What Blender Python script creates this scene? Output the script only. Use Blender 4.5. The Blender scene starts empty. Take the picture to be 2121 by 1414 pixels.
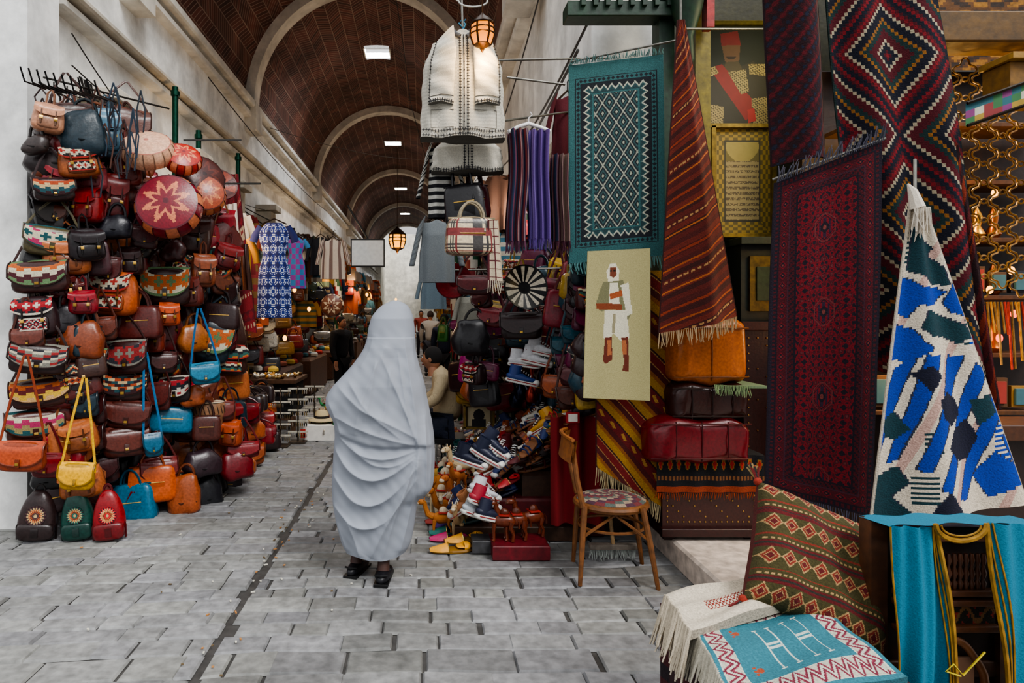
import bpy, math, random
import numpy as np
from math import sin,cos,pi,sqrt,radians,floor
from mathutils import Vector, Matrix
R=random.Random(11)
# ---- metric survey: camera height 1.55 m, street runs along +Y; converts a measured bearing + known distance to metres
F=1400.0; CX=875.0; CY=650.0; EYE=1.55
def W(u,v,d): return Vector(((u-CX)*d/F, d, EYE+(CY-v)*d/F))
def lin(c):
    o=[]
    for k in c[:3]:
        k=max(0,min(255,k))/255.0
        o.append(k/12.92 if k<=0.04045 else ((k+0.055)/1.055)**2.4)
    return o
def sh(c,k): return tuple(min(255,x*k) for x in c)
# ------------------------------------------------------------------ materials
MATS={}
def nt(name):
    m=bpy.data.materials.new(name); m.use_nodes=True
    return m,m.node_tree.nodes,m.node_tree.links,m.node_tree.nodes['Principled BSDF']
def amat(kind):
    if kind in MATS: return MATS[kind]
    P={'leather':(.32,60,.25,.3,0),'cloth':(.92,220,.35,.22,0),'rug':(.97,160,.8,.30,0),'wood':(.5,30,.3,.35,0),'metal':(.35,40,.1,.2,.85),
       'plaster':(.9,3.5,.35,.2,0),'stone':(.66,18,.4,.34,0),'plain':(.6,20,.05,.1,0),'sheet':(.68,4,.75,.06,0),'skin':(.55,50,.1,.1,0),'brass':(.3,25,.2,.35,.9),
       'gilt':(.45,30,.4,.45,.35),'glow':(.5,1,0,0,0),'shoe':(.5,80,.1,.12,0)}[kind]
    m,n,l,b=nt(kind)
    a=n.new('ShaderNodeAttribute'); a.attribute_name='Col'
    tc=n.new('ShaderNodeTexCoord')
    no=n.new('ShaderNodeTexNoise'); no.inputs['Scale'].default_value=P[1]; no.inputs['Detail'].default_value=6
    l.new(tc.outputs['Object'],no.inputs['Vector'])
    mr=n.new('ShaderNodeMapRange'); mr.inputs['From Min'].default_value=.3; mr.inputs['From Max'].default_value=.7
    mr.inputs['To Min'].default_value=1-P[3]; mr.inputs['To Max'].default_value=1+P[3]*.6
    l.new(no.outputs['Fac'],mr.inputs['Value'])
    vm=n.new('ShaderNodeVectorMath'); vm.operation='SCALE'
    l.new(a.outputs['Color'],vm.inputs[0]); l.new(mr.outputs['Result'],vm.inputs['Scale'])
    out=vm.outputs[0]
    if kind in('plaster','stone','wood'):
        n2=n.new('ShaderNodeTexNoise'); n2.inputs['Scale'].default_value={'plaster':1.3,'stone':.8,'wood':6}[kind]; n2.inputs['Detail'].default_value=10; n2.inputs['Roughness'].default_value=.72
        l.new(tc.outputs['Object'],n2.inputs['Vector'])
        m2=n.new('ShaderNodeMapRange'); m2.inputs['From Min'].default_value=.38; m2.inputs['From Max'].default_value=.6; m2.inputs['To Min'].default_value=.6 if kind=='stone' else .74; m2.inputs['To Max'].default_value=1.1
        l.new(n2.outputs['Fac'],m2.inputs['Value'])
        v2=n.new('ShaderNodeVectorMath'); v2.operation='SCALE'
        l.new(out,v2.inputs[0]); l.new(m2.outputs['Result'],v2.inputs['Scale']); out=v2.outputs[0]
        if kind=='stone':
            m3=n.new('ShaderNodeMapRange'); m3.inputs['To Min'].default_value=.38; m3.inputs['To Max'].default_value=.8; l.new(n2.outputs['Fac'],m3.inputs['Value']); l.new(m3.outputs[0],b.inputs['Roughness'])
    l.new(out,b.inputs['Base Color'])
    if kind!='stone': b.inputs['Roughness'].default_value=P[0]
    b.inputs['Metallic'].default_value=P[4]
    if P[2]>0:
        src=no
        if kind=='sheet':
            mp=n.new('ShaderNodeMapping'); mp.inputs['Scale'].default_value=(1.6,1.6,.55); mp.inputs['Rotation'].default_value=(0,.35,0); l.new(tc.outputs['Object'],mp.inputs['Vector'])
            src=n.new('ShaderNodeTexNoise'); 
            try: src.noise_type='RIDGED_MULTIFRACTAL'
            except Exception: pass
            src.inputs['Scale'].default_value=4.5; src.inputs['Detail'].default_value=2.5; src.inputs['Distortion'].default_value=.6; l.new(mp.outputs[0],src.inputs['Vector'])
        bp=n.new('ShaderNodeBump'); bp.inputs['Strength'].default_value=P[2]; bp.inputs['Distance'].default_value={'plaster':.02,'sheet':.012}.get(kind,.004)
        l.new(src.outputs[0],bp.inputs['Height']); l.new(bp.outputs[0],b.inputs['Normal'])
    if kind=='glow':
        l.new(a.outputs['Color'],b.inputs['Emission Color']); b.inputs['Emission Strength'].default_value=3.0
    MATS[kind]=m; return m
# ------------------------------------------------------------------ mesh builder
class MB:
    def __init__(s,mats=('cloth',)): s.v=[];s.f=[];s.c=[];s.m=[];s.T=Matrix.Identity(4);s.mats=list(mats);s.mi=0
    def use(s,k):
        if k not in s.mats: s.mats.append(k)
        s.mi=s.mats.index(k); return s
    def at(s,p,rz=0,rx=0,ry=0,sc=1):
        s.T=Matrix.Translation(Vector(p))@Matrix.Rotation(rz,4,'Z')@Matrix.Rotation(ry,4,'Y')@Matrix.Rotation(rx,4,'X')@Matrix.Scale(sc,4); return s
    def add(s,vs,fs,col):
        o=len(s.v);T=s.T
        for p in vs: s.v.append((T@Vector(p))[:])
        L=isinstance(col,list)
        for i,f in enumerate(fs):
            s.f.append(tuple(o+k for k in f)); s.c.append(col[i] if L else col); s.m.append(s.mi)
    def box(s,c,z,col,taper=1,b=None):
        x,y,h=z[0]/2,z[1]/2,z[2]/2
        if b is None: b=min(x,y,h)*.12
        vs=[];
        for (zz,k,ins) in ((-h,1,b),(-h+b,1,0),(h-b,taper,0),(h,taper,b)):
            X=(x-ins)*k;Y=(y-ins)*k
            vs+= [(c[0]-X,c[1]-Y,c[2]+zz),(c[0]+X,c[1]-Y,c[2]+zz),(c[0]+X,c[1]+Y,c[2]+zz),(c[0]-X,c[1]+Y,c[2]+zz)]
        fs=[(3,2,1,0),(12,13,14,15)]
        for r in range(3):
            for i in range(4):
                j=(i+1)%4; fs.append((r*4+i,r*4+j,r*4+4+j,r*4+4+i))
        s.add(vs,fs,col)
    def grid(s,fn,nu,nv,cf,wrap=False):
        vs=[fn(i/nu,j/nv) for j in range(nv+1) for i in range(nu+1)]
        fs=[];cs=[]
        C=callable(cf)
        for j in range(nv):
            for i in range(nu):
                a=j*(nu+1)+i; fs.append((a,a+1,a+nu+2,a+nu+1))
                cs.append(cf((i+.5)/nu,(j+.5)/nv) if C else cf)
        s.add(vs,fs,cs)
    def sq(s,c,z,col,e1=.6,e2=.6,nu=18,nv=10,warp=None):
        def pw(a,e): return (abs(a)**e)*(1 if a>=0 else -1)
        def fn(u,v):
            th=2*pi*u; ph=pi*(v-.5)
            x=pw(cos(ph),e1)*pw(cos(th),e2)*z[0]/2; y=pw(cos(ph),e1)*pw(sin(th),e2)*z[1]/2; zz=pw(sin(ph),e1)*z[2]/2
            if warp: x,y,zz=warp(x,y,zz)
            return (c[0]+x,c[1]+y,c[2]+zz)
        s.grid(fn,nu,nv,col)
    def lathe(s,prof,col,n=20,c=(0,0,0),sx=1,sy=1):
        m=len(prof)-1
        def fn(u,v):
            k=min(m,int(round(v*m))); r,z=prof[k]
            return (c[0]+r*cos(2*pi*u)*sx,c[1]+r*sin(2*pi*u)*sy,c[2]+z)
        s.grid(fn,n,m,col)
    def tube(s,pts,r,col,n=6,fl=1.0):
        pts=[Vector(p) for p in pts]; m=len(pts)
        rr=r if isinstance(r,(list,tuple)) else [r]*m
        vs=[];fs=[]
        pa=None
        for i,p in enumerate(pts):
            t=(pts[min(i+1,m-1)]-pts[max(i-1,0)])
            if t.length<1e-9: t=Vector((0,0,1))
            t.normalize()
            if pa is None:
                a=t.cross(Vector((0,1,0)))
                if a.length<.1: a=t.cross(Vector((1,0,0)))
            else: a=pa-t*pa.dot(t)
            if a.length<1e-6: a=t.orthogonal()
            a.normalize(); pa=a; b=t.cross(a)
            for k in range(n):
                q=2*pi*k/n; vs.append(p+a*cos(q)*rr[i]+b*sin(q)*rr[i]*fl)
        for i in range(m-1):
            for k in range(n):
                k2=(k+1)%n; fs.append((i*n+k,i*n+k2,(i+1)*n+k2,(i+1)*n+k))
        fs.append(tuple(range(n-1,-1,-1))); fs.append(tuple((m-1)*n+k for k in range(n)))
        s.add(vs,fs,col)
    def build(s,name,ang=38,parent=None,mods=None):
        me=bpy.data.meshes.new(name); me.from_pydata(s.v,[],s.f)
        for k in s.mats: me.materials.append(amat(k) if isinstance(k,str) else k)
        me.polygons.foreach_set('material_index',s.m)
        at=me.color_attributes.new('Col','FLOAT_COLOR','CORNER')
        cache={};arr=[]
        for f,c in zip(s.f,s.c):
            k=tuple(c)
            if k not in cache: cache[k]=lin(c)+[1.0]
            arr.extend(cache[k]*len(f))
        at.data.foreach_set('color',arr)
        me.polygons.foreach_set('use_smooth',[True]*len(s.f))
        me.update()
        try: me.set_sharp_from_angle(angle=radians(ang))
        except Exception: pass
        o=bpy.data.objects.new(name,me); bpy.context.collection.objects.link(o)
        if parent: o.parent=parent
        return o
def empty(name):
    e=bpy.data.objects.new(name,None); bpy.context.collection.objects.link(e); return e
def inpoly(x,y,P):
    c=False;j=len(P)-1
    for i in range(len(P)):
        if (P[i][1]>y)!=(P[j][1]>y) and x<(P[j][0]-P[i][0])*(y-P[i][1])/(P[j][1]-P[i][1])+P[i][0]: c=not c
        j=i
    return c
# ------------------------------------------------------------------ room shell
WH=(240,239,235)
fl=MB(('stone',))
fl.box((-1.2,23.5,-.055),(9,46,.08),(70,68,66))
y=.8
while y<45:
    dy=.12+R.random()*.09
    for (xa,xb) in ((-4.6,-.985),(-.95,3.0)):
        x=xa-R.random()*.2
        while x<xb:
            dx=.14+R.random()*.27
            x0=max(x,xa);x1=min(x+dx,xb)
            if x1-x0>.04:
                g=.002 if xa<-2 else .0035;k=.008;zz=R.uniform(-.003,.003);t=[R.uniform(-.003,.003) for _ in range(4)]
                tone=R.uniform(126,146) if xa<-2 else R.uniform(112,146); co=(tone,tone*1.0,tone*.995+R.uniform(-3,3))
                sk=lambda X:(X+1)*.04+.03*sin(X*1.7+y*.8)+.008*sin(X*9+y*5)
                jx=[R.uniform(-.012,.012) for _ in range(2)]; jy=[R.uniform(-.004,.004) for _ in range(4)]
                q=[(x0+g+jx[0],y+g+jy[0]),(x1-g+jx[1],y+g+jy[1]),(x1-g+jx[1],y+dy-g+jy[2]),(x0+g+jx[0],y+dy-g+jy[3])]
                q2=[(q[0][0]+k,q[0][1]+k),(q[1][0]-k,q[1][1]+k),(q[2][0]-k,q[2][1]-k),(q[3][0]+k,q[3][1]-k)]
                vs=[(a,b+sk(a),-.012) for a,b in q]+[(a,b+sk(a),zz+t[i]) for i,(a,b) in enumerate(q2)]
                fl.add(vs,[(4,5,6,7)]+[(i,(i+1)%4,4+(i+1)%4,4+i) for i in range(4)],co)
            x+=dx
    y+=dy
fl.build('floor',20)
lt=MB(('plain',))
for i in range(90):
    yy=R.uniform(1.9,6); xx=-.96+R.gauss(0,.08 if i%3 else .6)
    lt.at((xx,yy,.008),R.uniform(0,3)).box((0,0,0),(R.uniform(.008,.025),.008,.006),R.choice([(205,200,185),(170,120,70),(100,84,60)]))
lt.build('cigarette_butts')
VX,VZ,VR=-1.0,5.2,2.05
SKY=[15.0,22.9,31.2,39.0]
def vault():
    nth=48; ys=[6.8+.26*i for i in range(148)]
    vs=[];fs=[];uv=[]
    for yy in ys:
        for k in range(nth+1):
            a=pi*k/nth; vs.append((VX-VR*cos(a),yy,VZ+VR*sin(a)*1.05))
    for j in range(len(ys)-1):
        yc=(ys[j]+ys[j+1])/2
        for k in range(nth):
            if any(abs(yc-q)<.27 for q in SKY) and 22<=k<26: continue
            a=j*(nth+1)+k; fs.append((a,a+nth+1,a+nth+2,a+1))
            w=VR*pi/nth
            uv+= [(k*w,ys[j]),(k*w,ys[j+1]),((k+1)*w,ys[j+1]),((k+1)*w,ys[j])]
    me=bpy.data.meshes.new('ceiling'); me.from_pydata(vs,[],fs)
    L=me.uv_layers.new(name='UVMap')
    for i,q in enumerate(uv): L.data[i].uv=q
    for p in me.polygons: p.use_smooth=True
    m,n,l,b=nt('herringbone_brick')
    tc=n.new('ShaderNodeTexCoord'); sp=n.new('ShaderNodeSeparateXYZ'); l.new(tc.outputs['UV'],sp.inputs[0])
    pp=n.new('ShaderNodeMath'); pp.operation='PINGPONG'; pp.inputs[1].default_value=.24; l.new(sp.outputs['X'],pp.inputs[0])
    ad=n.new('ShaderNodeMath'); ad.operation='ADD'; l.new(sp.outputs['Y'],ad.inputs[0]); l.new(pp.outputs[0],ad.inputs[1])
    cb=n.new('ShaderNodeCombineXYZ'); l.new(sp.outputs['X'],cb.inputs['X']); l.new(ad.outputs[0],cb.inputs['Y'])
    br=n.new('ShaderNodeTexBrick'); l.new(cb.outputs[0],br.inputs['Vector'])
    br.inputs['Color1'].default_value=lin((112,66,54))+[1]; br.inputs['Color2'].default_value=lin((72,44,38))+[1]; br.inputs['Mortar'].default_value=lin((150,126,110))+[1]
    br.inputs['Scale'].default_value=1; br.inputs['Brick Width'].default_value=.24; br.inputs['Row Height'].default_value=.1; br.inputs['Mortar Size'].default_value=.008; br.offset=0
    no=n.new('ShaderNodeTexNoise'); no.inputs['Scale'].default_value=1.2; no.inputs['Detail'].default_value=8; l.new(tc.outputs['Object'],no.inputs['Vector'])
    mr=n.new('ShaderNodeMapRange'); mr.inputs['From Min'].default_value=.35; mr.inputs['From Max'].default_value=.65; mr.inputs['To Min'].default_value=.55; mr.inputs['To Max'].default_value=1.25; l.new(no.outputs['Fac'],mr.inputs[0])
    vm=n.new('ShaderNodeVectorMath'); vm.operation='SCALE'; l.new(br.outputs['Color'],vm.inputs[0]); l.new(mr.outputs[0],vm.inputs['Scale']); l.new(vm.outputs[0],b.inputs['Base Color'])
    bp=n.new('ShaderNodeBump'); bp.inputs['Strength'].default_value=.6; bp.inputs['Distance'].default_value=.02; bp.invert=True; l.new(br.outputs['Fac'],bp.inputs['Height']); l.new(bp.outputs[0],b.inputs['Normal'])
    b.inputs['Roughness'].default_value=.8
    me.materials.append(m)
    o=bpy.data.objects.new('ceiling',me); bpy.context.collection.objects.link(o)
vault()
tr=0
def arch(y0,w=.34,t=.16,col=(226,220,208)):
    global tr
    tr+=1; m=MB(('plaster',)); n=40
    prof=[(VR+.03,-w/2),(VR-t,-w/2),(VR-t,w/2),(VR+.03,w/2)]
    def fn(u,v):
        a=pi*u; r,yy=prof[int(round(v*3))]
        return (VX-r*cos(a),y0+yy,VZ+r*sin(a)*1.05)
    m.grid(fn,n,3,col)
    m.box((VX-VR+.05,y0,VZ-.25),(.3,w+.1,.5),sh(col,.9)); m.box((VX+VR-.05,y0,VZ-.25),(.3,w+.1,.5),sh(col,.9))
    m.build('trim_%d'%tr)
for q in (7.0,11.8,19.0,27.2,35.4,43.4): arch(q)
for i,q in enumerate(SKY):
    m=MB(('metal',)); z=VZ+VR*1.05
    for sx,sy,wx,wy in ((-.28,0,.03,.56),(.28,0,.03,.56),(0,-.27,.56,.03),(0,.27,.56,.03)): m.box((VX+sx,q+sy,z+.03),(wx,wy,.12),(200,200,195))
    m.build('window_%d'%(i+1))
    L=bpy.data.lights.new('daylight','AREA'); L.shape='RECTANGLE'; L.size=.6;L.size_y=.55; L.energy=190; L.color=(.9,.95,1)
    o=bpy.data.objects.new('skylight_daylight.%03d'%i,L); o.location=(VX,q,z+.25); bpy.context.collection.objects.link(o)
m=MB(('plaster',))
m.box((-3.3,25.5,4.1),(.5,40,2.3),WH)
m.box((-3.5,25.5,1.5),(.2,40,3.0),(70,52,40))
for yy in (8.6,12.4,16.2,20,24,28,32,36,40,44): m.box((-3.25,yy,1.5),(.55,.5,3.0),(200,192,178))
m.build('wall_left')
m=MB(('plaster',)); m.box((-3.45,5.0,2.7),(1.3,.42,5.4),(236,236,234)); m.build('wall_pier')
def trim(sz,c,col=(220,216,207)):
    global tr
    tr+=1; q=MB(('plaster',)); q.box(c,sz,col,b=.02); q.build('trim_%d'%tr)
trim((.22,40,.12),(-2.98,25.5,5.16)); trim((.14,40,.1),(-3.0,25.5,4.98)); trim((.16,40,.09),(-3.0,25.5,4.1)); trim((.26,40,.07),(-2.98,25.5,4.2),(190,182,168)); trim((.2,40,.14),(-3.0,25.5,3.0),(180,170,155))
m=MB(('plaster',))
m.box((1.5,25.0,4.1),(.5,40,2.3),WH); m.box((1.95,26.5,1.5),(.2,39,3.0),(74,54,42))
for yy in (9.5,13.4,17.5,21.5,25.5,29.5,33.5,37.5,41.5): m.box((1.5,yy,1.5),(.5,.45,3.0),(205,198,184))
m.build('wall_right')
trim((.3,40,.14),(1.14,25.0,5.16)); trim((.2,40,.1),(1.2,25.0,4.96)); trim((.2,40,.12),(1.22,25.0,3.0),(180,170,155)); 
m=MB(('plaster',)); m.box((-1,49,3.6),(14,.3,7.4),(245,240,228)); m.box((-2.9,46.5,3),(.4,5,6),(230,226,214)); m.box((1.1,46.5,3),(.4,5,6),(230,226,214)); m.build('wall_back')
m=MB(('plaster',))
for yy in (6.2,8.4,10.4,12.6): m.box((-2.95,yy,3.2),(.34,.4,.5),(196,188,172)); m.box((-2.9,yy,3.5),(.44,.5,.1),(205,198,184))
m.build('pilaster_capitals')
m=MB(('metal',))
for (x,yy,z0,z1) in ((-2.78,7.6,2.6,4.1),(-2.7,9.9,1.9,3.9),(-2.75,8.3,2.9,3.8)): m.tube([(x,yy,z0),(x,yy,z1)],.035,(30,75,60),10); m.tube([(x,yy,z1-.1),(x,yy,z1-.05)],.05,(30,75,60),10)
m.build('drain_pipes')
m=MB(('plain',))
def cable(a,b,sag,r=.006,col=(35,32,30)):
    a=Vector(a);b=Vector(b); m.tube([a.lerp(b,i/14)-Vector((0,0,sag*4*(i/14)*(1-i/14))) for i in range(15)],r,col,5)
cable((-2.75,5.3,3.5),(-2.75,9,3.55),.12);cable((-2.75,5.3,3.4),(-2.8,12,3.4),.2);cable((-2.75,5.3,3.75),(-2.75,7.5,3.2),.1)
cable((-2.8,7,3.3),(-2.8,14,3.35),.1,.01);cable((-2.8,9,3.25),(-2.8,22,3.3),.2,.012);cable((-2.85,9,4.7),(-2.85,20,4.6),.15,.008)
cable(W(810,-60,9),W(850,210,9.5),-.1,.005);cable(W(850,210,9.5),W(905,400,10),.05,.005)
cable((1.15,4.4,3.6),(1.15,10,3.7),.15,.01);cable((1.15,5,3.5),(1.1,16,3.5),.2,.012);cable((1.1,6,4.6),(1.1,14,4.3),.3,.008)
cable(W(560,265,8),W(880,330,14),.1,.004)
for k in range(10): cable((-2.74,5.3+R.random()*.3,3.45),(-2.74,5.6+R.random()*.4,3.1+R.random()*.3),.1,.006)
m.build('electric_cables')
# ------------------------------------------------------------------ bags
def kil(pal,seed):
    r=random.Random(seed); k=r.choice([1,2,3]); mm=r.choice([1,2,2]); ty=r.choice([0,1,2])
    def f(u,v):
        i=abs(int(u*32)-16+(1 if u>=.5 else 0))//2; j=int(v*9)
        if j in(0,8): return pal[0]
        if ty==0: q=(i+j*k)//mm
        elif ty==1: q=(abs((i%5)-2)+abs(j-4))//mm
        else: q=(j//2)+((i//2)%2)*(j%2)
        return pal[q%len(pal)]
    return f
BK={'a':[(150,44,37),(190,178,155),(28,28,33),(44,88,80),(180,105,44)],'b':[(90,116,80),(175,90,44),(190,182,158),(72,32,38)],'c':[(26,72,76),(190,180,155),(158,45,85),(135,120,80)],
 'd':[(185,148,102),(170,85,38),(94,32,32),(195,158,58)],'e':[(190,180,165),(148,30,38),(32,32,40)],'f':[(116,114,105),(134,38,38),(40,40,47),(182,173,150)],'g':[(50,25,29),(157,67,38),(184,160,120),(32,70,77)]}
GOLD=(200,160,80)
def saddle(m,w,h,col,pat=None,L=.2,t=None,seed=0,strap=None):
    t=t or w*.36; m.use('leather'); d=sh(col,.8); strap=strap or d
    m.sq((0,0,-h*.03),(w,t,h*.95),d,.45,.45,16,9,lambda x,y,z:(x*(1-.12*(z/h)),y*(1-.35*z/h),z))
    def fn(u,v):
        a=u*2-1; ln=h*.78*(1-.38*abs(a)**3)
        z=h*.49-v*ln-.02*h*abs(a)**2; y=-(t*.5)*sin(min(1,v*2.2+.05)*pi/2)*(.72+.28*v)-.008+(1-v)*t*.12*(1 if v<.15 else 0)
        return (a*w*.52,y-.003,z)
    cf=col
    if pat: m.use('rug'); cf=kil(BK[pat],seed)
    m.grid(fn,32 if pat else 16,9,cf); m.use('leather')
    m.tube([fn(0,k/6) for k in range(7)]+[fn(k/10,1) for k in range(11)]+[fn(1,1-k/6) for k in range(7)],.006,sh(d,.8) if pat else sh(col,.65),5)
    m.box((0,-t*.5-.014,-h*.2),(w*.1,.012,h*.26),sh(d,.85)); m.use('metal').box((0,-t*.5-.022,-h*.22),(w*.07,.008,h*.08),GOLD); m.use('leather')
    m.tube([(-w*.5,0,h*.1),(-w*.49,0,h*.4),(-w*.3,0,h*.5+L*.45),(-.01,0,h*.5+L),(.01,0,h*.5+L),(w*.3,0,h*.5+L*.45),(w*.49,0,h*.4),(w*.5,0,h*.1)],.009,strap,5,.5)
def backpack(m,w,h,col,pat=None,L=.1,seed=0):
    t=w*.6; m.use('leather'); d=sh(col,.78)
    m.sq((0,0,0),(w,t,h),col,.5,.55,16,10,lambda x,y,z:(x*(1-.22*z/h),y*(1-.25*z/h),z))
    m.sq((0,-t*.42,-h*.2),(w*.7,t*.4,h*.42),d,.5,.5,12,8)
    def fn(u,v):
        a=u*2-1; return (a*w*.47*(1-.08*(1-v)),-(t*.56)*sin(min(1,v*1.8)*pi/2)-.01,h*.49-v*h*.46*(1-.3*abs(a)**3))
    if pat: m.use('rug')
    m.grid(fn,32 if pat else 16,9,kil(BK[pat],seed) if pat else sh(col,1.1)); m.use('leather')
    if pat: m.use('rug').grid(lambda u,v:((u*2-1)*w*.3,-t*.64,-h*.04-v*h*.3),32,9,kil(BK[pat],seed+3)); m.use('leather')
    for sx in(-1,1):
        m.tube([(sx*w*.22,-t*.6,h*.2),(sx*w*.22,-t*.66,-h*.05),(sx*w*.22,-t*.62,-h*.28)],.007,sh(d,.7),5)
        m.use('metal').box((sx*w*.22,-t*.68,-h*.1),(.02,.008,.022),GOLD); m.use('leather')
        m.tube([(sx*w*.15,t*.4,h*.45),(sx*w*.42,t*.7,h*.1),(sx*w*.4,t*.4,-h*.42)],.011,d,5)
    m.tube([(-w*.12,0,h*.46),(-w*.1,0,h*.5+L*.7),(0,0,h*.5+L),(w*.1,0,h*.5+L*.7),(w*.12,0,h*.46)],.008,d,5)
def tote(m,w,h,col,pat=None,L=.12,seed=0,cf=None):
    t=w*.4; m.use('leather'); d=sh(col,.75)
    c=cf or col
    m.sq((0,0,0),(w,t,h),c,.35,.4,64 if cf else 16,40 if cf else 9,lambda x,y,z:(x*(1-.12*z/h),y*(1-.5*z/h)*(1+.06*sin(x*60)),z))
    m.tube([(-w*.46,-t*.1,h*.47),(0,-t*.2,h*.49),(w*.46,-t*.1,h*.47)],.007,d,5)
    if not cf: m.box((0,-t*.47,-h*.12),(w*.5,.014,h*.34),sh(col,.9))
    m.tube([(-w*.25,-t*.5,h*.06),(w*.25,-t*.5,h*.06)],.004,GOLD,4)
    for sy in(-1,1):
        m.tube([(-w*.24,sy*t*.42,h*.1)]+[(-w*.24*cos(pi*k/10),sy*t*.22,h*.42+L*sin(pi*k/10)*1.1) for k in range(11)]+[(w*.24,sy*t*.42,h*.1)],.009,d,6)
def tear(m,w,h,col,seed=0):
    m.use('leather'); t=w*.55
    m.sq((0,0,0),(w,t,h),col,.8,.7,18,12,lambda x,y,z:(x*(1-.62*max(0,z/h+.1)),y*(1-.4*z/h),z))
    m.sq((0,-t*.33,-h*.28),(w*.92,t*.6,h*.34),sh(col,.75),.5,.5,16,8)
    pal=[(195,170,120),sh(col,1.5),(50,25,34),(200,100,50)]
    def fn(u,v): r=v*w*.25; return (r*cos(2*pi*u),-t*.5-.012+.1*r*r/w,h*.04+r*sin(2*pi*u)*1.05)
    m.grid(fn,36,6,lambda u,v:pal[(int(v*6)+(int(u*36)%2 if v>.35 else 0))%4])
    m.tube([(-w*.1,0,h*.45)]+[(-w*.12*cos(pi*k/8),0,h*.46+.05*sin(pi*k/8)) for k in range(9)],.009,sh(col,.6),6)
    m.box((0,-t*.62,-h*.28),(w*.18,.012,h*.16),sh(col,.55))
    for sx in(-1,1): m.tube([(sx*w*.3,-t*.3,h*.1),(sx*w*.47,-t*.2,-h*.2),(sx*w*.46,-t*.1,-h*.45)],.008,sh(col,.6),5)
def slouch(m,w,h,col,seed=0,pat=None,L=.1):
    m.use('leather'); t=w*.55
    m.sq((0,0,0),(w,t,h),col,.7,.7,24,14,lambda x,y,z:(x*(1-.35*z/h)+.008*sin(z*50),y*(1-.5*z/h)*(1+.12*sin(x*55+z*20)),z+.01*sin(x*30)))
    m.tube([(-w*.28,0,h*.38)]+[(-w*.25*cos(pi*k/8),0,h*.42+L*sin(pi*k/8)) for k in range(9)]+[(w*.28,0,h*.38)],.011,sh(col,.7),6)
    m.tube([(-w*.45,-t*.3,-h*.1),(0,-t*.52,-h*.16),(w*.45,-t*.3,-h*.1)],.006,sh(col,.55),5)
TY={'s':('saddle_bag',saddle),'b':('leather_backpack',backpack),'t':('handbag',tote),'d':('embroidered_backpack',tear),'h':('slouch_bag',slouch)}
def bag(u,v,w,h,ty,col,pat=None,d=None,yaw=None,L=None,**k):
    if d is None: d=4.5+(u-50)*.00275+R.uniform(-.08,.06)
    if yaw is None: yaw=R.uniform(-.05,.6)
    m=MB(('leather',)); m.at(W(u,v,d),yaw,0,R.uniform(-.12,.12))
    s=d/F; a=dict(k)
    if ty in('s','b','t'): a['pat']=pat; a['seed']=R.randint(0,999)
    if L and ty in 'sbt': a['L']=L
    TY[ty][1](m,w*s,h*s,col,**a); m.build(TY[ty][0],45)
LB=[(100,245,60,60,'b',(190,135,105)),(150,272,92,70,'h',(36,50,60)),(222,275,56,100,'b',(70,106,126)),(125,332,130,82,'h',(56,46,46)),(190,365,60,60,'b',(160,72,80)),
(112,392,76,50,'s',(55,28,28),'g'),(180,425,66,74,'b',(128,22,25)),(240,410,52,100,'b',(110,27,26)),(108,500,104,64,'s',(100,90,60),'c'),(196,535,62,74,'t',(62,24,31)),(240,470,66,50,'h',(30,30,38)),
(85,572,108,70,'s',(72,36,32),'b'),(157,590,44,66,'s',(45,24,26)),(240,608,88,92,'b',(175,84,38),'a'),(346,592,94,82,'s',(58,28,26),'b'),(76,655,84,84,'b',(45,27,30),'e'),(290,668,88,70,'t',(84,32,28)),
(80,742,104,64,'s',(54,30,28),'f'),(185,742,68,52,'s',(76,37,30),'b'),(263,738,84,72,'s',(64,28,26),'f'),(85,812,106,62,'s',(72,34,28),'d'),(176,797,72,46,'s',(68,22,24),'e'),(256,797,92,66,'s',(64,30,26),'g'),
(365,805,62,56,'s',(45,30,30),'e'),(72,880,104,66,'s',(95,45,34),'c'),(180,850,74,62,'s',(64,25,25)),(266,857,86,60,'s',(86,36,28)),(172,905,88,62,'s',(62,26,24)),(260,912,88,64,'s',(92,40,30)),
(100,962,62,52,'s',(115,20,27)),(205,972,74,62,'s',(56,21,23)),(355,868,84,54,'t',(18,98,128)),(278,1042,88,84,'t',(18,98,128)),(316,1000,96,76,'t',(178,78,26)),(430,1020,58,70,'h',(27,27,32)),
(420,958,78,56,'h',(46,32,38)),(428,886,58,52,'t',(74,34,27)),(490,962,68,62,'h',(104,18,27)),(478,895,48,56,'b',(152,64,30)),(505,930,62,34,'s',(124,27,32)),(330,975,70,60,'s',(105,30,27)),(400,700,60,60,'h',(150,84,32)),
(318,700,40,60,'b',(120,45,30)),(120,1030,70,60,'t',(45,22,25)),(200,1030,60,60,'h',(84,30,27)),(395,600,50,70,'b',(95,38,30)),(420,560,50,70,'b',(120,62,38)),(270,340,40,90,'b',(128,47,38)),(460,850,50,40,'s',(102,38,30)),(270,1085,50,24,'s',(124,24,27)),
(75,300,50,40,'h',(52,42,40)),(60,700,60,44,'s',(95,45,34)),(140,660,50,60,'h',(36,32,36)),(228,560,44,60,'s',(76,30,28)),(300,490,52,50,'s',(76,27,30)),(360,520,50,46,'h',(60,27,27)),(270,540,50,60,'b',(54,27,27)),(215,680,50,50,'s',(100,45,30)),(350,650,44,50,'b',(175,72,32)),(340,750,50,46,'s',(68,30,27)),(330,820,46,60,'s',(90,36,32)),(400,820,50,44,'h',(145,72,36))]
for b in LB: bag(*b)
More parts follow.
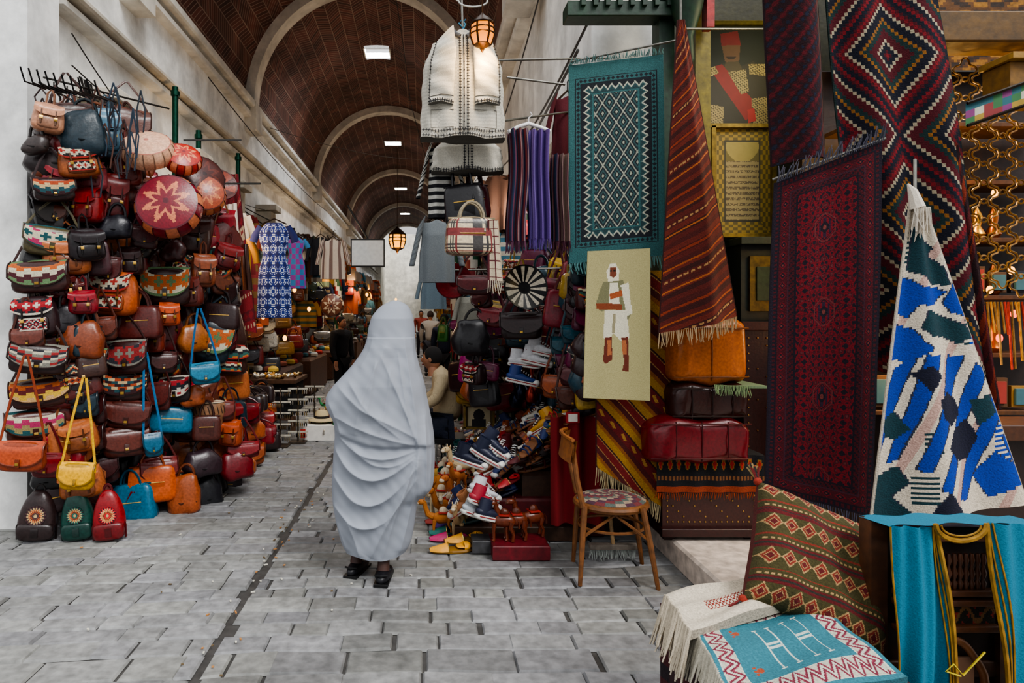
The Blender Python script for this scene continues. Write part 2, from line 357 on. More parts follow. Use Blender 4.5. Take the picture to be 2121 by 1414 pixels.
bag(46,943,92,64,'s',(170,70,33),d=4.38,L=.55,yaw=.1,t=.1); bag(161,984,66,58,'s',(218,162,16),d=4.45,L=.55,yaw=.15,t=.09,strap=(218,168,20)); bag(426,772,56,46,'s',(24,108,138),d=5.3,L=.42,yaw=.3,strap=(20,90,138)); bag(318,920,36,50,'s',(24,90,118),d=5.05,L=.6,strap=(27,100,146))
for (u,c) in ((80,(54,38,38)),(161,(20,70,61)),(226,(136,23,30))): bag(u,1066,78 if u==80 else 66,106,'d',c,d=4.65,yaw=R.uniform(0,.3))
bag(382,1024,66,88,'h',(146,72,36),d=5.3)
m=MB(('leather',))
for k in range(300):
    u=R.uniform(85,475); v=R.uniform(250 if u<300 else 480,1010)
    d=4.5+(u-50)*.00275+R.uniform(.18,.5)
    x=(u-CX)*d/F
    if x<-2.6 : d=min(d,4.72)
    c=R.choice([(58,21,23),(82,29,26),(45,26,26),(105,25,28),(32,25,28),(124,60,34),(72,37,30),(25,44,54),(130,27,38),(90,45,30),(27,25,27),(160,90,50),(60,36,30)])
    m.at(W(u,v,d),R.uniform(-.1,.9),0,R.uniform(-.25,.25)); s=d/F; w=R.uniform(38,95)*s;h=w*R.uniform(.6,1.2)
    R.choice([saddle,tote,backpack,slouch])(m,w,h,c,pat=R.choice([None]*7+['a','b','g']),seed=k)
m.build('leather_bags_rack_stock',45)
m=MB(('metal','plain'))
for i in range(16):
    t=i/15; a=Vector((-2.7,4.95,0)).lerp(Vector((-1.95,6.3,0)),t); m.tube([a+Vector((0,0,.02)),a+Vector((0,0,3.25 if t<.35 else 2.5))],.006,(50,48,46),5)
for j in range(14):
    z=.2+j*.23; e=.35 if z>2.5 else 1; a=Vector((-2.7,4.95,z)); b=a.lerp(Vector((-1.95,6.3,z)),e); m.tube([a,b],.005,(50,48,46),5)
for k in range(10):
    p=W(95+k*16,185+k*3,4.7); m.tube([p,p+Vector((0,-.25,-.03)),p+Vector((0,-.3,.05))],.006,(40,40,42),5)
for (a,b) in ((W(90,160,4.7),W(350,225,5.6)),(W(80,170,4.6),W(300,290,5.2)),(W(380,290,5.4),W(500,290,5.6)),(W(380,380,5.4),W(540,380,5.8))): m.tube([a,b],.008,(60,58,55),6)
for k in range(34):
    p=W(R.uniform(80,300),R.uniform(165,330),4.72); q=R.uniform(.02,.06); L_=R.uniform(.12,.35); m.use('plain').tube([p,p+Vector((-q,0,-L_*.5)),p+Vector((-q*.6,0,-L_)),p+Vector((q*.6,0,-L_)),p+Vector((q,0,-L_*.5)),p],.006,R.choice([(30,40,50),(34,50,66),(50,30,30),(80,50,40)]),5)
m.build('wire_display_rack')
m=MB(('wood',)); 
m.grid(lambda u,v:(-2.72+.85*u,5.3+1.35*u,.02+v*(2.9-.6*u)),6,6,(36,24,21)); m.grid(lambda u,v:(-2.74+.85*u,5.32+1.35*u,.02+v*(2.9-.6*u)),6,6,(36,24,21)); m.build('stall_backing_board')
def star(pal,n=8):
    def f(u,v):
        a=(u*n)%1; t=abs(a-.5)*2; lim=.35+.5*(1-t)
        if v<.12: return pal[2]
        if v<lim*.62: return pal[0]
        if v<lim: return pal[1]
        return pal[0] if v<.93 else pal[2]
    return f
def pouf(u,v,wpx,hpx,pal,d,rx=pi/2,rz=0,ry=0,name='leather_pouf'):
    m=MB(('leather',)); s=d/F; r=wpx*s/2; hh=r*.75
    m.at(W(u,v,d),rz,rx,ry)
    f=star(pal)
    m.grid(lambda a,b:(r*b*cos(2*pi*a),r*b*sin(2*pi*a),hh*.5+.03*(1-b*b)),96,20,f)
    m.grid(lambda a,b:(r*(1+.12*sin(pi*b))*cos(2*pi*a),r*(1+.12*sin(pi*b))*sin(2*pi*a),hh*.5-b*hh),64,6,lambda a,b:pal[0] if int(a*16)%2 else pal[1])
    m.grid(lambda a,b:(r*(1-b)*cos(2*pi*a),r*(1-b)*sin(2*pi*a),-hh*.5),32,3,pal[0])
    for k in range(16): a=2*pi*k/16; m.tube([(r*(1+.12*sin(pi*b/5)+.01)*cos(a),r*(1+.12*sin(pi*b/5)+.01)*sin(a),hh*.5-b/5*hh) for b in range(6)],.004,sh(pal[0],.6),4)
    m.build(name)
pouf(350,428,122,110,[(118,14,34),(200,116,80),(82,12,29)],4.95,1.3,.15)
pouf(306,312,96,92,[(215,168,138),(205,156,126),(175,100,80)],5.0,.75,.2)
pouf(378,330,70,66,[(175,44,32),(220,128,90),(120,22,27)],5.1,.9,.5)
pouf(425,405,76,76,[(155,70,42),(195,116,72),(84,37,30)],5.4,1.3,.4)
pouf(688,633,44,44,[(110,62,40),(200,170,135),(62,30,27)],8,1.57)
pouf(415,372,92,92,[(70,29,24),(95,41,31),(45,19,19)],5.45,1.2,.7)
pouf(275,400,60,60,[(98,36,29),(126,54,36),(54,22,19)],5.2,1.2,.7)
def bowl(u,v,wpx,d,c1,c2,n=16,rx=1.45,rz=0,name='leather_hat',depth=.35):
    m=MB(('leather',)); r=wpx*d/F/2; m.at(W(u,v,d),rz,rx)
    m.grid(lambda a,b:(r*b*cos(2*pi*a),r*b*sin(2*pi*a),(.0 if b<.28 else (b-.28)*r*depth)),64,14,lambda a,b:(c2 if b<.28 else (c1 if int(a*n)%2 else c2)) if b<.94 else c2)
    m.grid(lambda a,b:(r*b*cos(2*pi*a),r*b*sin(2*pi*a),-.012+(.0 if b<.28 else (b-.28)*r*depth)),64,8,sh(c2,.8))
    m.build(name)
bowl(941,584,76,5.0,(135,27,36),(98,18,27),2,1.3,-.3,'leather_hat'); bowl(1086,596,94,4.85,(210,200,180),(26,26,28),28,1.4,.2,'rosette_fan'); bowl(455,385,70,5.7,(148,62,36),(84,34,28),10,1.2,.6,'leather_tray')
# ------------------------------------------------------------------ rugs
def fringe(m,pts,L,col,n=60,wob=.02,dirv=(0,0,-1),r=.0025,tie=False):
    m.use('cloth'); pts=[Vector(p) for p in pts]; D=Vector(dirv)
    for i in range(n):
        t=i/(n-1)*(len(pts)-1); k=min(int(t),len(pts)-2); p=pts[k].lerp(pts[k+1],t-k)
        q=Vector((R.uniform(-1,1),R.uniform(-1,1),R.uniform(-.3,.3)))*wob; l=L*R.uniform(.8,1.15)
        m.tube([p,p+D*l*.5+q*.4,p+D*l+q],[r,r*1.2,r*.7],sh(col,R.uniform(.85,1.1)),4)
def hang(name,TL,TR,BL,BR,cf,nu,nv,fold=.01,nf=3,top=None,bot=None,fr=.08,thick=.012,wave=None,mat='rug',toplen=None):
    m=MB((mat,)); TL,TR,BL,BR=map(Vector,(TL,TR,BL,BR))
    def base(u,v):
        p=TL.lerp(TR,u).lerp(BL.lerp(BR,u),v); p.y+=fold*sin(2*pi*nf*u+.7)*(.4+.6*v)+fold*.5*sin(5*v+u*3)
        if wave: p=wave(p,u,v)
        return p
    m.grid(base,nu,nv,cf)
    m.grid(lambda u,v:base(u,v)+Vector((0,thick,0)),max(8,nu//6),max(8,nv//6),sh(cf(.02,.5),.7))
    m.mi=0
    for k in (0,1): m.tube([base(k,v/30)+Vector((0,thick/2,0)) for v in range(31)],thick*.55,sh(cf(.01 if k==0 else .99,.5),.9),5)
    if bot: fringe(m,[base(u/12,1) for u in range(13)],fr,bot,int((BR-BL).length/.009))
    if top: fringe(m,[base(u/12,0)+Vector((0,-.01,0)) for u in range(13)],toplen or fr,top,int((TR-TL).length/.009),dirv=(0,-.35,.6 if toplen else -.8))
    return m.build(name,60)
def bd(u,v,w,h):
    a,b,c,d=u*w,(1-u)*w,v*h,(1-v)*h; mm=min(a,b,c,d)
    return mm,(v*h if mm in(a,b) else u*w)
TEAL=(54,96,98);DKT=(30,35,42);CRM=(172,174,158)
def teal(u,v):
    w,h=.60,1.24; x=u*w;y=v*h
    mm,t=bd(u,(v*1.1-.05),w,h)
    if mm<.035: return TEAL
    if mm<.043: return DKT
    if mm<.073: return DKT if (abs((t%.03)-.015)+abs(mm-.058))<.013 else TEAL
    if mm<.081: return DKT
    if mm<.15:
        z=.115+.017*(abs((t%.05)/.05-.5)*4-1)
        dd=mm-z
        if abs(dd)<.007: return CRM
        if .011<dd<.015: return TEAL
        return DKT if dd<0 else (38,64,68)
    if mm<.158: return TEAL
    a=x/.088; b=y/.13
    f=abs((a+.06)%1-.5)*2; g=abs((b)%1-.5)*2; p=f+g
    e=abs(p-1)
    if e<.10: return (150,154,140)
    if e<.26: return DKT
    q=p if p<1 else 2-p
    if q<.2: return (150,156,140)
    if q<.42: return DKT
    return (54,86,86) if q<.6 else (35,52,58)
hang('hanging_teal_rug',W(1180,135,4.25),W(1373,112,4.1),W(1180,545,4.25),W(1378,528,4.1),teal,150,290,.008,1.3,top=(90,130,130),bot=(90,135,135),fr=.07,toplen=.05)
FIG=[([(1255,560),(1262,545),(1275,545),(1283,560),(1281,583),(1258,583)],(210,202,180)),([(1262,553),(1275,553),(1277,568),(1270,575),(1262,570)],(110,55,36)),
([(1248,583),(1292,580),(1310,650),(1300,668),(1285,640),(1262,640),(1245,645),(1233,632),(1240,605)],(112,110,80)),([(1262,585),(1280,585),(1285,635),(1260,635)],(205,198,175)),([(1234,628),(1262,628),(1290,630),(1290,642),(1236,640)],(122,60,32)),([(1262,608),(1290,600),(1292,612),(1264,620)],(150,76,40)),
([(1252,642),(1300,642),(1306,700),(1290,708),(1270,690),(1262,712),(1250,700)],(202,196,174)),([(1286,590),(1303,585),(1312,650),(1300,655)],(204,198,176)),([(1270,650),(1276,650),(1274,690),(1268,690)],(140,132,104)),
([(1254,700),(1268,698),(1270,745),(1256,755),(1250,748)],(98,40,25)),([(1288,700),(1303,698),(1306,755),(1306,770),(1292,768),(1296,750)],(98,40,25)),([(1258,705),(1266,705),(1268,735),(1260,737)],(160,94,56)),([(1290,705),(1300,705),(1302,735),(1292,735)],(160,94,56)),([(1262,558),(1266,557),(1266,561),(1262,561)],(20,15,15)),([(1270,557),(1274,557),(1274,561),(1270,561)],(20,15,15))]
def tapes(u,v):
    x=1213+u*137;y=516+v*312
    x=(x//1.5)*1.5; c=(160,152,108)
    for P,k in FIG:
        if inpoly(x,y,P): c=k
    return c
hang('figure_tapestry',W(1218,520,4.08),W(1346,514,4.02),W(1209,824,4.06),W(1346,830,4.0),tapes,110,240,.006,1.5,thick=.006,mat='cloth')
def stripes(pal,k,sl,dia=None):
    rr=random.Random(k); seq=[]
    while len(seq)<60: seq+= [rr.choice(pal)]*rr.choice([1,1,2,3])
    def f(u,v):
        t=v+sl*u; i=int(t*k)%60; c=seq[i]
        if dia and i%9 in(3,4,5):
            a=abs((u*dia)%1-.5)*2; b=abs(((t*k-(i//9)*9-3)/3)-.5)*2
            c=pal[0] if a+b<.8 else pal[-1] if a+b<1.1 else pal[1]
        elif dia and i%9==7: c=pal[2] if int(u*dia*4)%2 else pal[0]
        return c
    return f
def orf(u,v):
    t=v*62+.08*sin(u*9)+u*5; i=int(t); f=t-i; rr=(i*7919)%11
    if rr==3 and .3<f<.7: return (170,128,80) if int(u*40)%3 else (86,29,22)
    if rr in(5,) and f<.35: return (160,82,36)
    if rr==8: return (136,54,27) if abs(f-.5)<.25 else (72,24,20)
    if rr==1 and abs(f-.5)<.15: return (175,98,44)
    return [(92,31,24),(78,27,23),(104,38,26),(62,24,21)][i%4]
def cone(p,u,v): p.y+= -.12*sin(pi*u)*min(1,v*1.5)+.03*sin(9*u)*v; return p
hang('striped_kilim',W(1405,40,3.95),W(1418,40,3.95),W(1366,690,3.95),W(1529,655,3.95),orf,70,420,.006,3,bot=(175,150,115),wave=cone)
def yef(u,v):
    t=(v*.9-u*.22)*20; i=int(t+40)%6; f=(t+40)%1
    if i in(0,3): return (155,114,34) if f<.8 else (54,20,20)
    if i==1: return (108,23,23) if abs(f-.5)<.42 else (170,132,78)
    if i==4: a=abs((u*7)%1-.5)*2;b=abs(f-.5)*2; return (158,116,52) if a+b<.6 else (98,21,23)
    return (76,22,22) if f<.6 else (134,80,32)
hang('yellow_kilim',W(1236,560,4.3),W(1385,560,4.25),W(1236,968,4.28),W(1392,1062,4.22),yef,100,280,.012,2,bot=(170,155,120),fr=.1)
def afgh(u,v):
    w,h=.56,1.85; x=abs(u-.5)*w;y=v*h; mm,t=bd(u,v,w,h)
    RD=(108,12,25);DK=(24,14,28);BR=(70,11,23);OK=(112,52,48)
    if mm<.012: return (30,18,34)
    if mm<.03: return BR if int(t/.012)%2 else DK
    if mm<.04: return DK
    if mm<.085:
        a=(t%.06)/.06-.5;b=(mm-.0625)/.0225
        r=abs(a)*2+abs(b)
        return OK if r<.25 else DK if r<.6 else RD if r<.85 else BR
    if mm<.092: return (64,28,42)
    if mm<.12: return DK if (int(t/.01)+int(mm/.01))%3==0 else BR
    if mm<.128: return DK
    yy=(y-.12)%.46-.23
    r=max(x*1.3,abs(yy)*1.0,(x+abs(yy))*.82)
    if r<.014: return OK
    if r<.03 : return DK
    if r<.055 and (x+abs(yy)*.5)*1.1<.07: return RD if int((x*90))%2 else (44,22,44)
    if r<.07: return DK if int((x+abs(yy))*110)%2 else RD
    if r<.078: return (104,40,42)
    if abs(x-.11)<.02 and abs((y%.08)-.04)<.02: return DK if (abs(x-.11)+abs((y%.08)-.04))<.017 else RD
    q=(sin(x*190)*sin(y*130)+sin((x+y)*75)*sin((x-y)*75))
    return DK if q>.55 else (96,38,42) if q<-1.25 else RD if q>-.35 else BR
hang('red_afghan_rug',W(1608,378,3.3),W(1828,292,3.1),W(1588,1015,3.3),W(1812,1072,3.1),afgh,170,480,.018,2,top=(95,95,110),bot=(75,75,95),fr=.1,toplen=.11)
BL=(14,52,146);TE=(12,50,58);NV=(14,16,38);CR=(196,184,166);PK=(178,146,134)
POL=[([(1896,470),(1912,500),(1930,520),(1922,536),(1950,566),(1962,606),(1930,598),(1912,578),(1886,560),(1892,520)],TE),([(1862,566),(1890,580),(1905,600),(1940,606),(1956,618),(1930,640),(1898,636),(1884,660),(1852,640)],BL),([(1970,600),(2004,640),(1992,676),(1966,662),(1952,640)],BL),([(1914,650),(1940,662),(1985,690),(2010,720),(1980,730),(1950,710),(1920,704),(1902,684)],TE),([(1855,668),(1890,684),(1904,712),(1920,730),(1888,750),(1848,745)],BL),
([(1858,766),(1896,738),(1868,820),(1846,880),(1822,935),(1828,850)],BL),([(1908,742),(1936,746),(1896,870),(1862,955),(1842,960),(1880,850)],BL),([(1962,752),(1992,758),(1944,895),(1908,980),(1888,976),(1930,860)],BL),([(2012,776),(2036,794),(1994,905),(1942,1025),(1922,1016),(1972,900)],BL),([(2052,830),(2072,868),(2014,1000),(1990,1052),(1968,1044),(2012,940)],BL),
([(1832,868),(1856,852),(1882,892),(1858,912),(1836,902)],TE),([(1930,838),(1950,824),(1974,846),(1984,876),(1955,896),(1934,872)],NV),([(1965,905),(1998,890),(2022,930),(2000,972),(1965,966),(1946,938)],NV),([(2004,852),(2040,846),(2054,884),(2022,905)],TE),([(1888,778),(1914,762),(1934,790),(1912,818)],NV),
([(1814,985),(1862,968),(1878,1004),(1850,1030),(1886,1072),(1812,1080)],TE),([(2012,1006),(2050,965),(2098,1000),(2112,1035),(2044,1056)],BL),([(1915,1050),(1940,1024),(1975,1078),(1905,1082)],NV),([(2084,905),(2096,935),(2114,1000),(2090,990),(2066,940)],BL)]
def blue(u,v):
    x0=1893+(1805-1893)*v; x1=1912+(2118-1912)*v
    x=x0+(x1-x0)*u;y=425+v*655
    qy=floor(y/5)*5+2.5; qx=floor(x/2)*2+1
    c=CR; edge=False
    for P,k in POL:
        a=inpoly(qx,qy,P)
        if a: c=k
        elif inpoly(qx+2.5,qy,P) or inpoly(qx-2.5,qy,P): edge=True
    if c==CR and edge: return (40,44,60)
    if c==CR:
        if int(y/5)%2==0 and ((1808<x<1842 and 990<y<1075) or (1975<x<2012 and 610<y<650) or (1990<x<2026 and 670<y<740) or (1866<x<1890 and 480<y<550) or (2050<x<2085 and 900<y<985) or (1880<x<1920 and 990<y<1045) or (1900<x<1930 and 900<y<950 )): return TE if x<2000 else BL
        if sin(x*.05+y*.022)>.9: c=PK
    return c
def kn(p,u,v): p.y+=.025*sin(u*11)*(.3+v)-.06*sin(pi*u)*v; return p
hang('blue_white_kilim',W(1888,425,2.85),W(1914,425,2.85),W(1805,1085,2.85),W(2118,1040,2.75),blue,210,420,.005,2,wave=kn,bot=None)
m=MB(('cloth',)); p=W(1900,430,2.84)
m.tube([p+Vector((0,0,.0)),p+Vector((-.02,0,.07)),p+Vector((-.04,0,.1))],[.03,.018,.004],(205,195,180),8); fringe(m,[p+Vector((-.03,-.02,.0)),p+Vector((.04,-.02,0))],.12,(205,195,180),24,.03); m.build('rug_tassel')
def check(u,v):
    i=int(u*38);j=int(v*112); 
    a=abs(i-19);b=abs((j%44)-22); r=a+b
    k=(r//2)%10; ck=(i+j)%2
    NVY=(16,18,33);MR=(76,12,24)
    if k==2: return (160,148,124) if ck else MR
    if k==5: return (136,88,36) if ck else NVY
    if k==7: return (160,148,124) if ck else MR
    if k in(0,8): return (118,20,29) if ck else MR
    if k==4: return (22,46,45)
    return NVY if k in(1,6,9) else MR
hang('chequered_berber_rug',W(1712,-60,3.3),W(1935,-60,3.2),W(1800,760,3.35),W(2075,850,3.0),check,152,448,.04,2)
def dark(u,v):
    q=sin(u*40)*sin(v*130)+sin(u*25+v*60)
    return (86,13,24) if q>.9 else (24,28,48) if q<-1 else (60,10,20) if q>0 else (36,10,20)
def rollw(p,u,v): p.y-=.12*sin(pi*u); return p
hang('crimson_runner_rug',W(1582,-60,3.4),W(1690,-60,3.35),W(1600,345,3.4),W(1712,330,3.35),dark,60,180,.01,1,wave=rollw)
hang('orange_edge_rug',W(1930,250,3.15),W(1985,300,3.1),W(2000,850,3.15),W(2078,850,3.0),stripes([(118,41,20),(76,17,20),(40,15,20)],60,.3),30,100,.01,2)
hang('red_figured_rug',W(472,360,6.7),W(492,360,6.7),W(440,660,6.7),W(530,690,6.7),stripes([(120,22,29),(84,15,24),(170,142,115),(120,22,29),(100,17,26)],46,.2,7),50,150,.02,2)
hang('white_drape',W(455,425,6.3),W(488,420,6.3),W(438,560,6.3),W(500,560,6.3),lambda u,v:(215,198,184),20,20,.03,3,mat='cloth')
hang('striped_kilim_runner',W(365,520,6.9),W(490,520,6.9),W(365,870,6.9),W(490,870,6.9),stripes([(130,29,29),(175,152,120),(156,64,27),(45,22,26)],40,0,5),50,100,.02,3)
# ------------------------------------------------------------------ near right shop shell
m=MB(('stone',)); m.box((2.95,2.85,.07),(2.8,4.6,.16),(196,182,170),b=.015); m.build('stone_step')
m=MB(('wood','plaster'));
m.box((3.1,5.25,2.2),(3.4,.12,4.5),(52,50,24)); 
m.build('wall_shop_back')
m=MB(('wood',))
GR=(18,50,32)
for x in(1.62,1.86): m.box((x,4.55,2.3),(.1,.14,4.3),(108,96,24) if x>1.8 else GR)
m.box((2.6,4.5,3.85),(2.1,.12,.28),GR); m.box((2.6,4.45,4.05),(2.2,.2,.08),(150,130,40)); m.box((1.35,4.5,3.55),(.8,.16,.1),GR); m.box((1.35,4.5,3.72),(.9,.2,.05),GR)
for k in range(9): m.box((1.05+k*.08,4.42,3.62),(.03,.05,.12),GR)
m.at((1.72,4.4,3.55)).lathe([(.02,-.4),(.05,-.35),(.04,-.2),(.09,-.05),(.12,.1),(.06,.2),(.11,.3)],GR,14)
m.box((.14,0,.1),(.05,.08,.5),(150,34,34))
m.build('green_shop_frame')
PF=[([(1440,262),(1447,190),(1462,155),(1500,132),(1512,140),(1535,138),(1560,128),(1588,150),(1597,200),(1597,262)],(42,38,26)),([(1493,72),(1528,66),(1535,96),(1495,98)],(110,20,24)),([(1496,96),(1533,95),(1532,125),(1518,138),(1502,128)],(96,68,46)),([(1504,118),(1526,118),(1520,124),(1508,124)],(40,24,18)),([(1503,130),(1530,128),(1540,150),(1500,150)],(66,56,32)),
([(1470,142),(1496,134),(1572,222),(1545,250)],(125,24,24)),([(1442,152),(1482,138),(1490,152),(1448,172)],(190,168,100)),([(1550,134),(1586,134),(1592,160),(1552,154)],(190,168,100)),([(1508,150),(1545,145),(1552,190),(1535,196)],(180,160,100)),([(1468,215),(1500,222),(1498,262),(1466,262)],(170,150,95)),([(1556,205),(1592,200),(1594,262),(1560,262)],(170,150,95)),([(1548,228),(1562,224),(1566,250),(1550,255)],(150,30,28))]
def port(u,v):
    x=1430+u*168;y=52+v*210; c=(16,27,18)
    for P,k in PF:
        if inpoly(x,y,P): c=k
    if c in((190,168,100),(180,160,100),(170,150,95)):
        q=sin(x*1.5)+sin(y*1.3+x*.5)+sin((x-y)*.9)
        c=sh(c,.35) if q>.5 else sh(c,.85)
    return c
def frame(name,u0,v0,u1,v1,d,cf,nu,nv,fc,fw=.03):
    m=MB(('plain','gilt','wood')); a=W(u0,v0,d);b=W(u1,v1,d)
    m.grid(lambda u,v:(a.x+(b.x-a.x)*u,d,a.z+(b.z-a.z)*v),nu,nv,cf)
    m.use('gilt'); cx=(a.x+b.x)/2;cz=(a.z+b.z)/2;w=abs(b.x-a.x);h=abs(a.z-b.z)
    for z in(a.z,b.z): m.box((cx,d-.01,z),(w+fw*2,.04,fw),fc)
    for x in(a.x,b.x): m.box((x,d-.01,cz),(fw,.04,h),fc)
    m.use('wood').box((cx,d+.02,cz),(w,.02,h),(60,45,30))
    return m.build(name)
frame('portrait_painting',1428,50,1599,262,4.8,port,150,180,(100,90,32))
def cert(u,v):
    mm,t=bd(u,v,.5,.8)
    if mm<.1: return (136,112,36) if sin(t*90)*sin(mm*160)>0 else (84,72,24)
    if mm<.115: return (46,42,20)
    if v<.32: return (138,124,64) if (abs((u-.5)*4)+(v*6-1.1)**2)<1.1 else (94,84,36)
    return (130,116,74) if int(v*40)%2 or R.random()<.35 else (74,62,38)
frame('framed_certificate',1475,262,1600,488,4.75,cert,80,120,(118,98,34))
def studs(m,x0,x1,z0,z1,y,st=.035):
    m.use('brass')
    nx=int((x1-x0)/st);nz=int((z1-z0)/st)
    for i in range(nx+1):
        for j in range(nz+1):
            if i in(0,nx) or j in(0,nz) or (i+j)%4==0: m.sq((x0+(x1-x0)*i/nx,y,z0+(z1-z0)*j/nz),(.012,.008,.012),(190,150,90),1,1,6,4)
m=MB(('wood','gilt')); a=W(1535,500,4.6);b=W(1640,675,4.6)
m.box(((a.x+b.x)/2,4.8,(a.z+b.z)/2),(b.x-a.x,.4,a.z-b.z),(20,30,22)); m.box(((a.x+b.x)/2,4.76,a.z),(b.x-a.x+.06,.46,.05),(28,42,26)); m.use('gilt').box(((a.x+b.x)/2,4.59,(a.z+b.z)/2),((b.x-a.x)*.7,.02,(a.z-b.z)*.65),(100,80,30)); m.use('wood').box(((a.x+b.x)/2,4.58,(a.z+b.z)/2),((b.x-a.x)*.45,.02,(a.z-b.z)*.4),(40,56,32)); m.build('painted_cabinet')
m=MB(('leather','brass')); a=W(1545,675,4.5);b=W(1640,880,4.5); cx=(a.x+b.x)/2
m.box((cx,4.78,(a.z+.15)/2),(b.x-a.x,.5,a.z-.15),(50,21,18)); m.box((cx,4.77,a.z),(b.x-a.x+.05,.54,.06),(62,26,21)); studs(m,a.x+.03,b.x-.03,.2,a.z-.08,4.525,.05); m.build('studded_trunk')
m=MB(('leather','brass','rug')); x0,x1=W(1372,0,4.2).x,W(1572,0,4.2).x; cx=(x0+x1)/2
m.box((cx,4.45,.42),(x1-x0,.5,.5),(60,25,20)); m.box((cx,4.43,.2),(x1-x0+.03,.54,.05),(50,20,17)); studs(m,x0+.03,x1-.03,.26,.62,4.197,.032)
for sx in(x0+.05,x1-.05):
    for sy in(4.25,4.65): m.use('leather').box((sx,sy,.165),(.07,.07,.05),(46,22,18))
def cov(u,v):
    if v<.3: return (20,20,22)
    a=(u*12)%1-.5
    q=a*a*9+((v-.45)*7)**2
    if q<.25: return (154,36,27)
    if q<.6: return (136,96,40)
    if abs(v-.72)<.05: return (118,76,42) if int(u*60)%2 else (45,23,19)
    return (18,18,22) if v<.88 else (136,54,24)
m.use('rug').grid(lambda u,v:(x0-.05+(x1-x0+.06)*u,4.16+.008*sin(u*30)-(0 if v>.25 else -(.25-v)*1.9),.685-max(0,v-.25)*.31),120,34,cov)
fringe(m,[(x0-.05,4.16,.45),(x1,4.16,.45)],.04,(154,64,27),50,.01)
m.build('studded_chest')
def cushion_pouf(name,u0,u1,v0,v1,d,col,e=.35,dep=.5):
    m=MB(('leather',)); a=W(u0,v0,d);b=W(u1,v1,d); w=b.x-a.x;h=a.z-b.z; c=((a.x+b.x)/2,d+dep/2,(a.z+b.z)/2)
    m.at(c); m.sq((0,0,0),(w,dep,h),col,e,.3,80,30,lambda x,y,z:(x*(1+.02*sin(z*40)),y*(1+.03*sin(x*25)+.02*sin(z*60+x*30)+.01*sin(x*90-z*70)),z+.014*sin(x*22+y*9)))
    for zz in(-.38,.38): m.tube([(-w*.485,-dep*.47,zz*h),(-w*.25,-dep*.507,zz*h),(0,-dep*.51,zz*h+.004),(w*.25,-dep*.507,zz*h),(w*.485,-dep*.47,zz*h)],.005,sh(col,.7),5)
    for k in(-.25,.0,.25) if h<w*.6 else (0,): m.tube([(k*w,-dep*.497,-h*.44),(k*w,-dep*.515,0),(k*w,-dep*.497,h*.44)],.004,sh(col,.65),5)
    m.build(name)
cushion_pouf('square_leather_pouf',1347,1562,868,962,4.08,(104,13,24)); cushion_pouf('square_leather_pouf',1392,1560,795,872,4.1,(50,21,17)); cushion_pouf('square_leather_pouf',1395,1555,664,797,4.1,(165,86,15),.25,.45)
m=MB(('cloth',)); fringe(m,[W(1480,796,4.07),W(1552,800,4.07)],.06,(125,145,105),40,.02); m.box(W(1516,794,4.3),(.24,.45,.015),(105,125,95)); m.build('folded_fringed_cloth')
# ------------------------------------------------------------------ gilded shop at far right
m=MB(('gilt','wood','glow','plain'))
def gp(u,v):
    q=sin(u*60)*sin(v*110)+sin((u*8+v*20)*5)*.6+sin((u*8-v*20)*5)*.6
    return (136,92,22) if q>.5 else (86,52,12) if q>-.4 else (42,24,9)
m.use('gilt').grid(lambda u,v:(2.6+u*1.6,4.3,4.6-v*1.5),90,90,gp)
m.use('wood').box((3.4,4.5,1.6),(1.8,.1,3.1),(40,21,11))
for zz in (.95,1.3,1.65,2.0,2.35,2.7): m.box((3.3,4.25,zz),(1.4,.3,.025),(86,52,20))
def loop(cx,cz,r,y,n=8,am=.25,rt=.005,col=(130,90,28)):
    m.tube([(cx+r*(1+am*cos(n*t*2*pi/48))*cos(t*2*pi/48),y,cz+r*(1+am*cos(n*t*2*pi/48))*sin(t*2*pi/48)) for t in range(49)],rt,col,5)
m.use('gilt')
for i in range(8):
    for j in range(12): loop(2.79+i*.1,1.7+j*.1+(.05 if i%2 else 0),.05,3.6,4,.25)
for x in (2.74,3.62): m.box((x,3.6,1.9),(.06,.05,2.1),(112,76,24))
m.use('wood'); m.box((3.2,3.55,3.02),(1.2,.2,.16),(92,64,18)); m.box((3.2,3.55,.95),(1.3,.3,.08),(74,40,16)); m.box((3.2,3.6,.5),(1.2,.2,.85),(36,18,11)); m.box((3.35,3.3,2.66),(1.1,.16,.2),(120,84,25)); m.box((3.35,3.28,2.77),(1.14,.2,.03),(150,112,42))
m.use('gilt')
for k in range(46):
    x=2.78+.02*k; m.tube([(x,3.9,1.62),(x+.005,3.88,1.62-R.uniform(.1,.4))],.006,R.choice([(210,150,50),(190,60,40),(160,120,60)]),5)
m.use('plain')
for k in range(14):
    x=2.82+.1*(k%7)*1.4; z=.97+.35*(k//7)*2; w,h=R.uniform(.1,.16),R.uniform(.12,.2)
    m.box((x,4.15,z+h/2+.01),(w,.03,h),R.choice([(150,110,40),(90,60,30),(40,40,50)])); m.box((x,4.13,z+h/2+.01),(w*.7,.02,h*.75),R.choice([(190,180,150),(60,100,110),(150,50,40),(200,150,70)]))
m.use('glow')
for (u,v) in ((2050,600),(2095,560),(2070,700),(2040,770),(2100,650),(2060,400)): m.sq(W(u,v,4.05),(.035,.035,.05),R.choice([(255,140,40),(255,60,30),(255,170,60)]),1,1,10,8)
m.use('brass')
for k in range(24): m.at((2.82+.1*(k%8),4.17,[1.31,1.66,2.01][k//8])).lathe([(.02,0),(.045,.03),(.02,.08),(.03,.14),(.005,.2)],R.choice([(220,160,60),(200,200,190),(160,90,40)]),12)
m.build('gilded_jewellery_shopfront')
m=MB(('plain','brass')); pal=[(30,90,100),(120,44,104),(160,130,40),(46,104,56),(130,40,40),(180,180,160)]
a=W(2000,262,3.0);
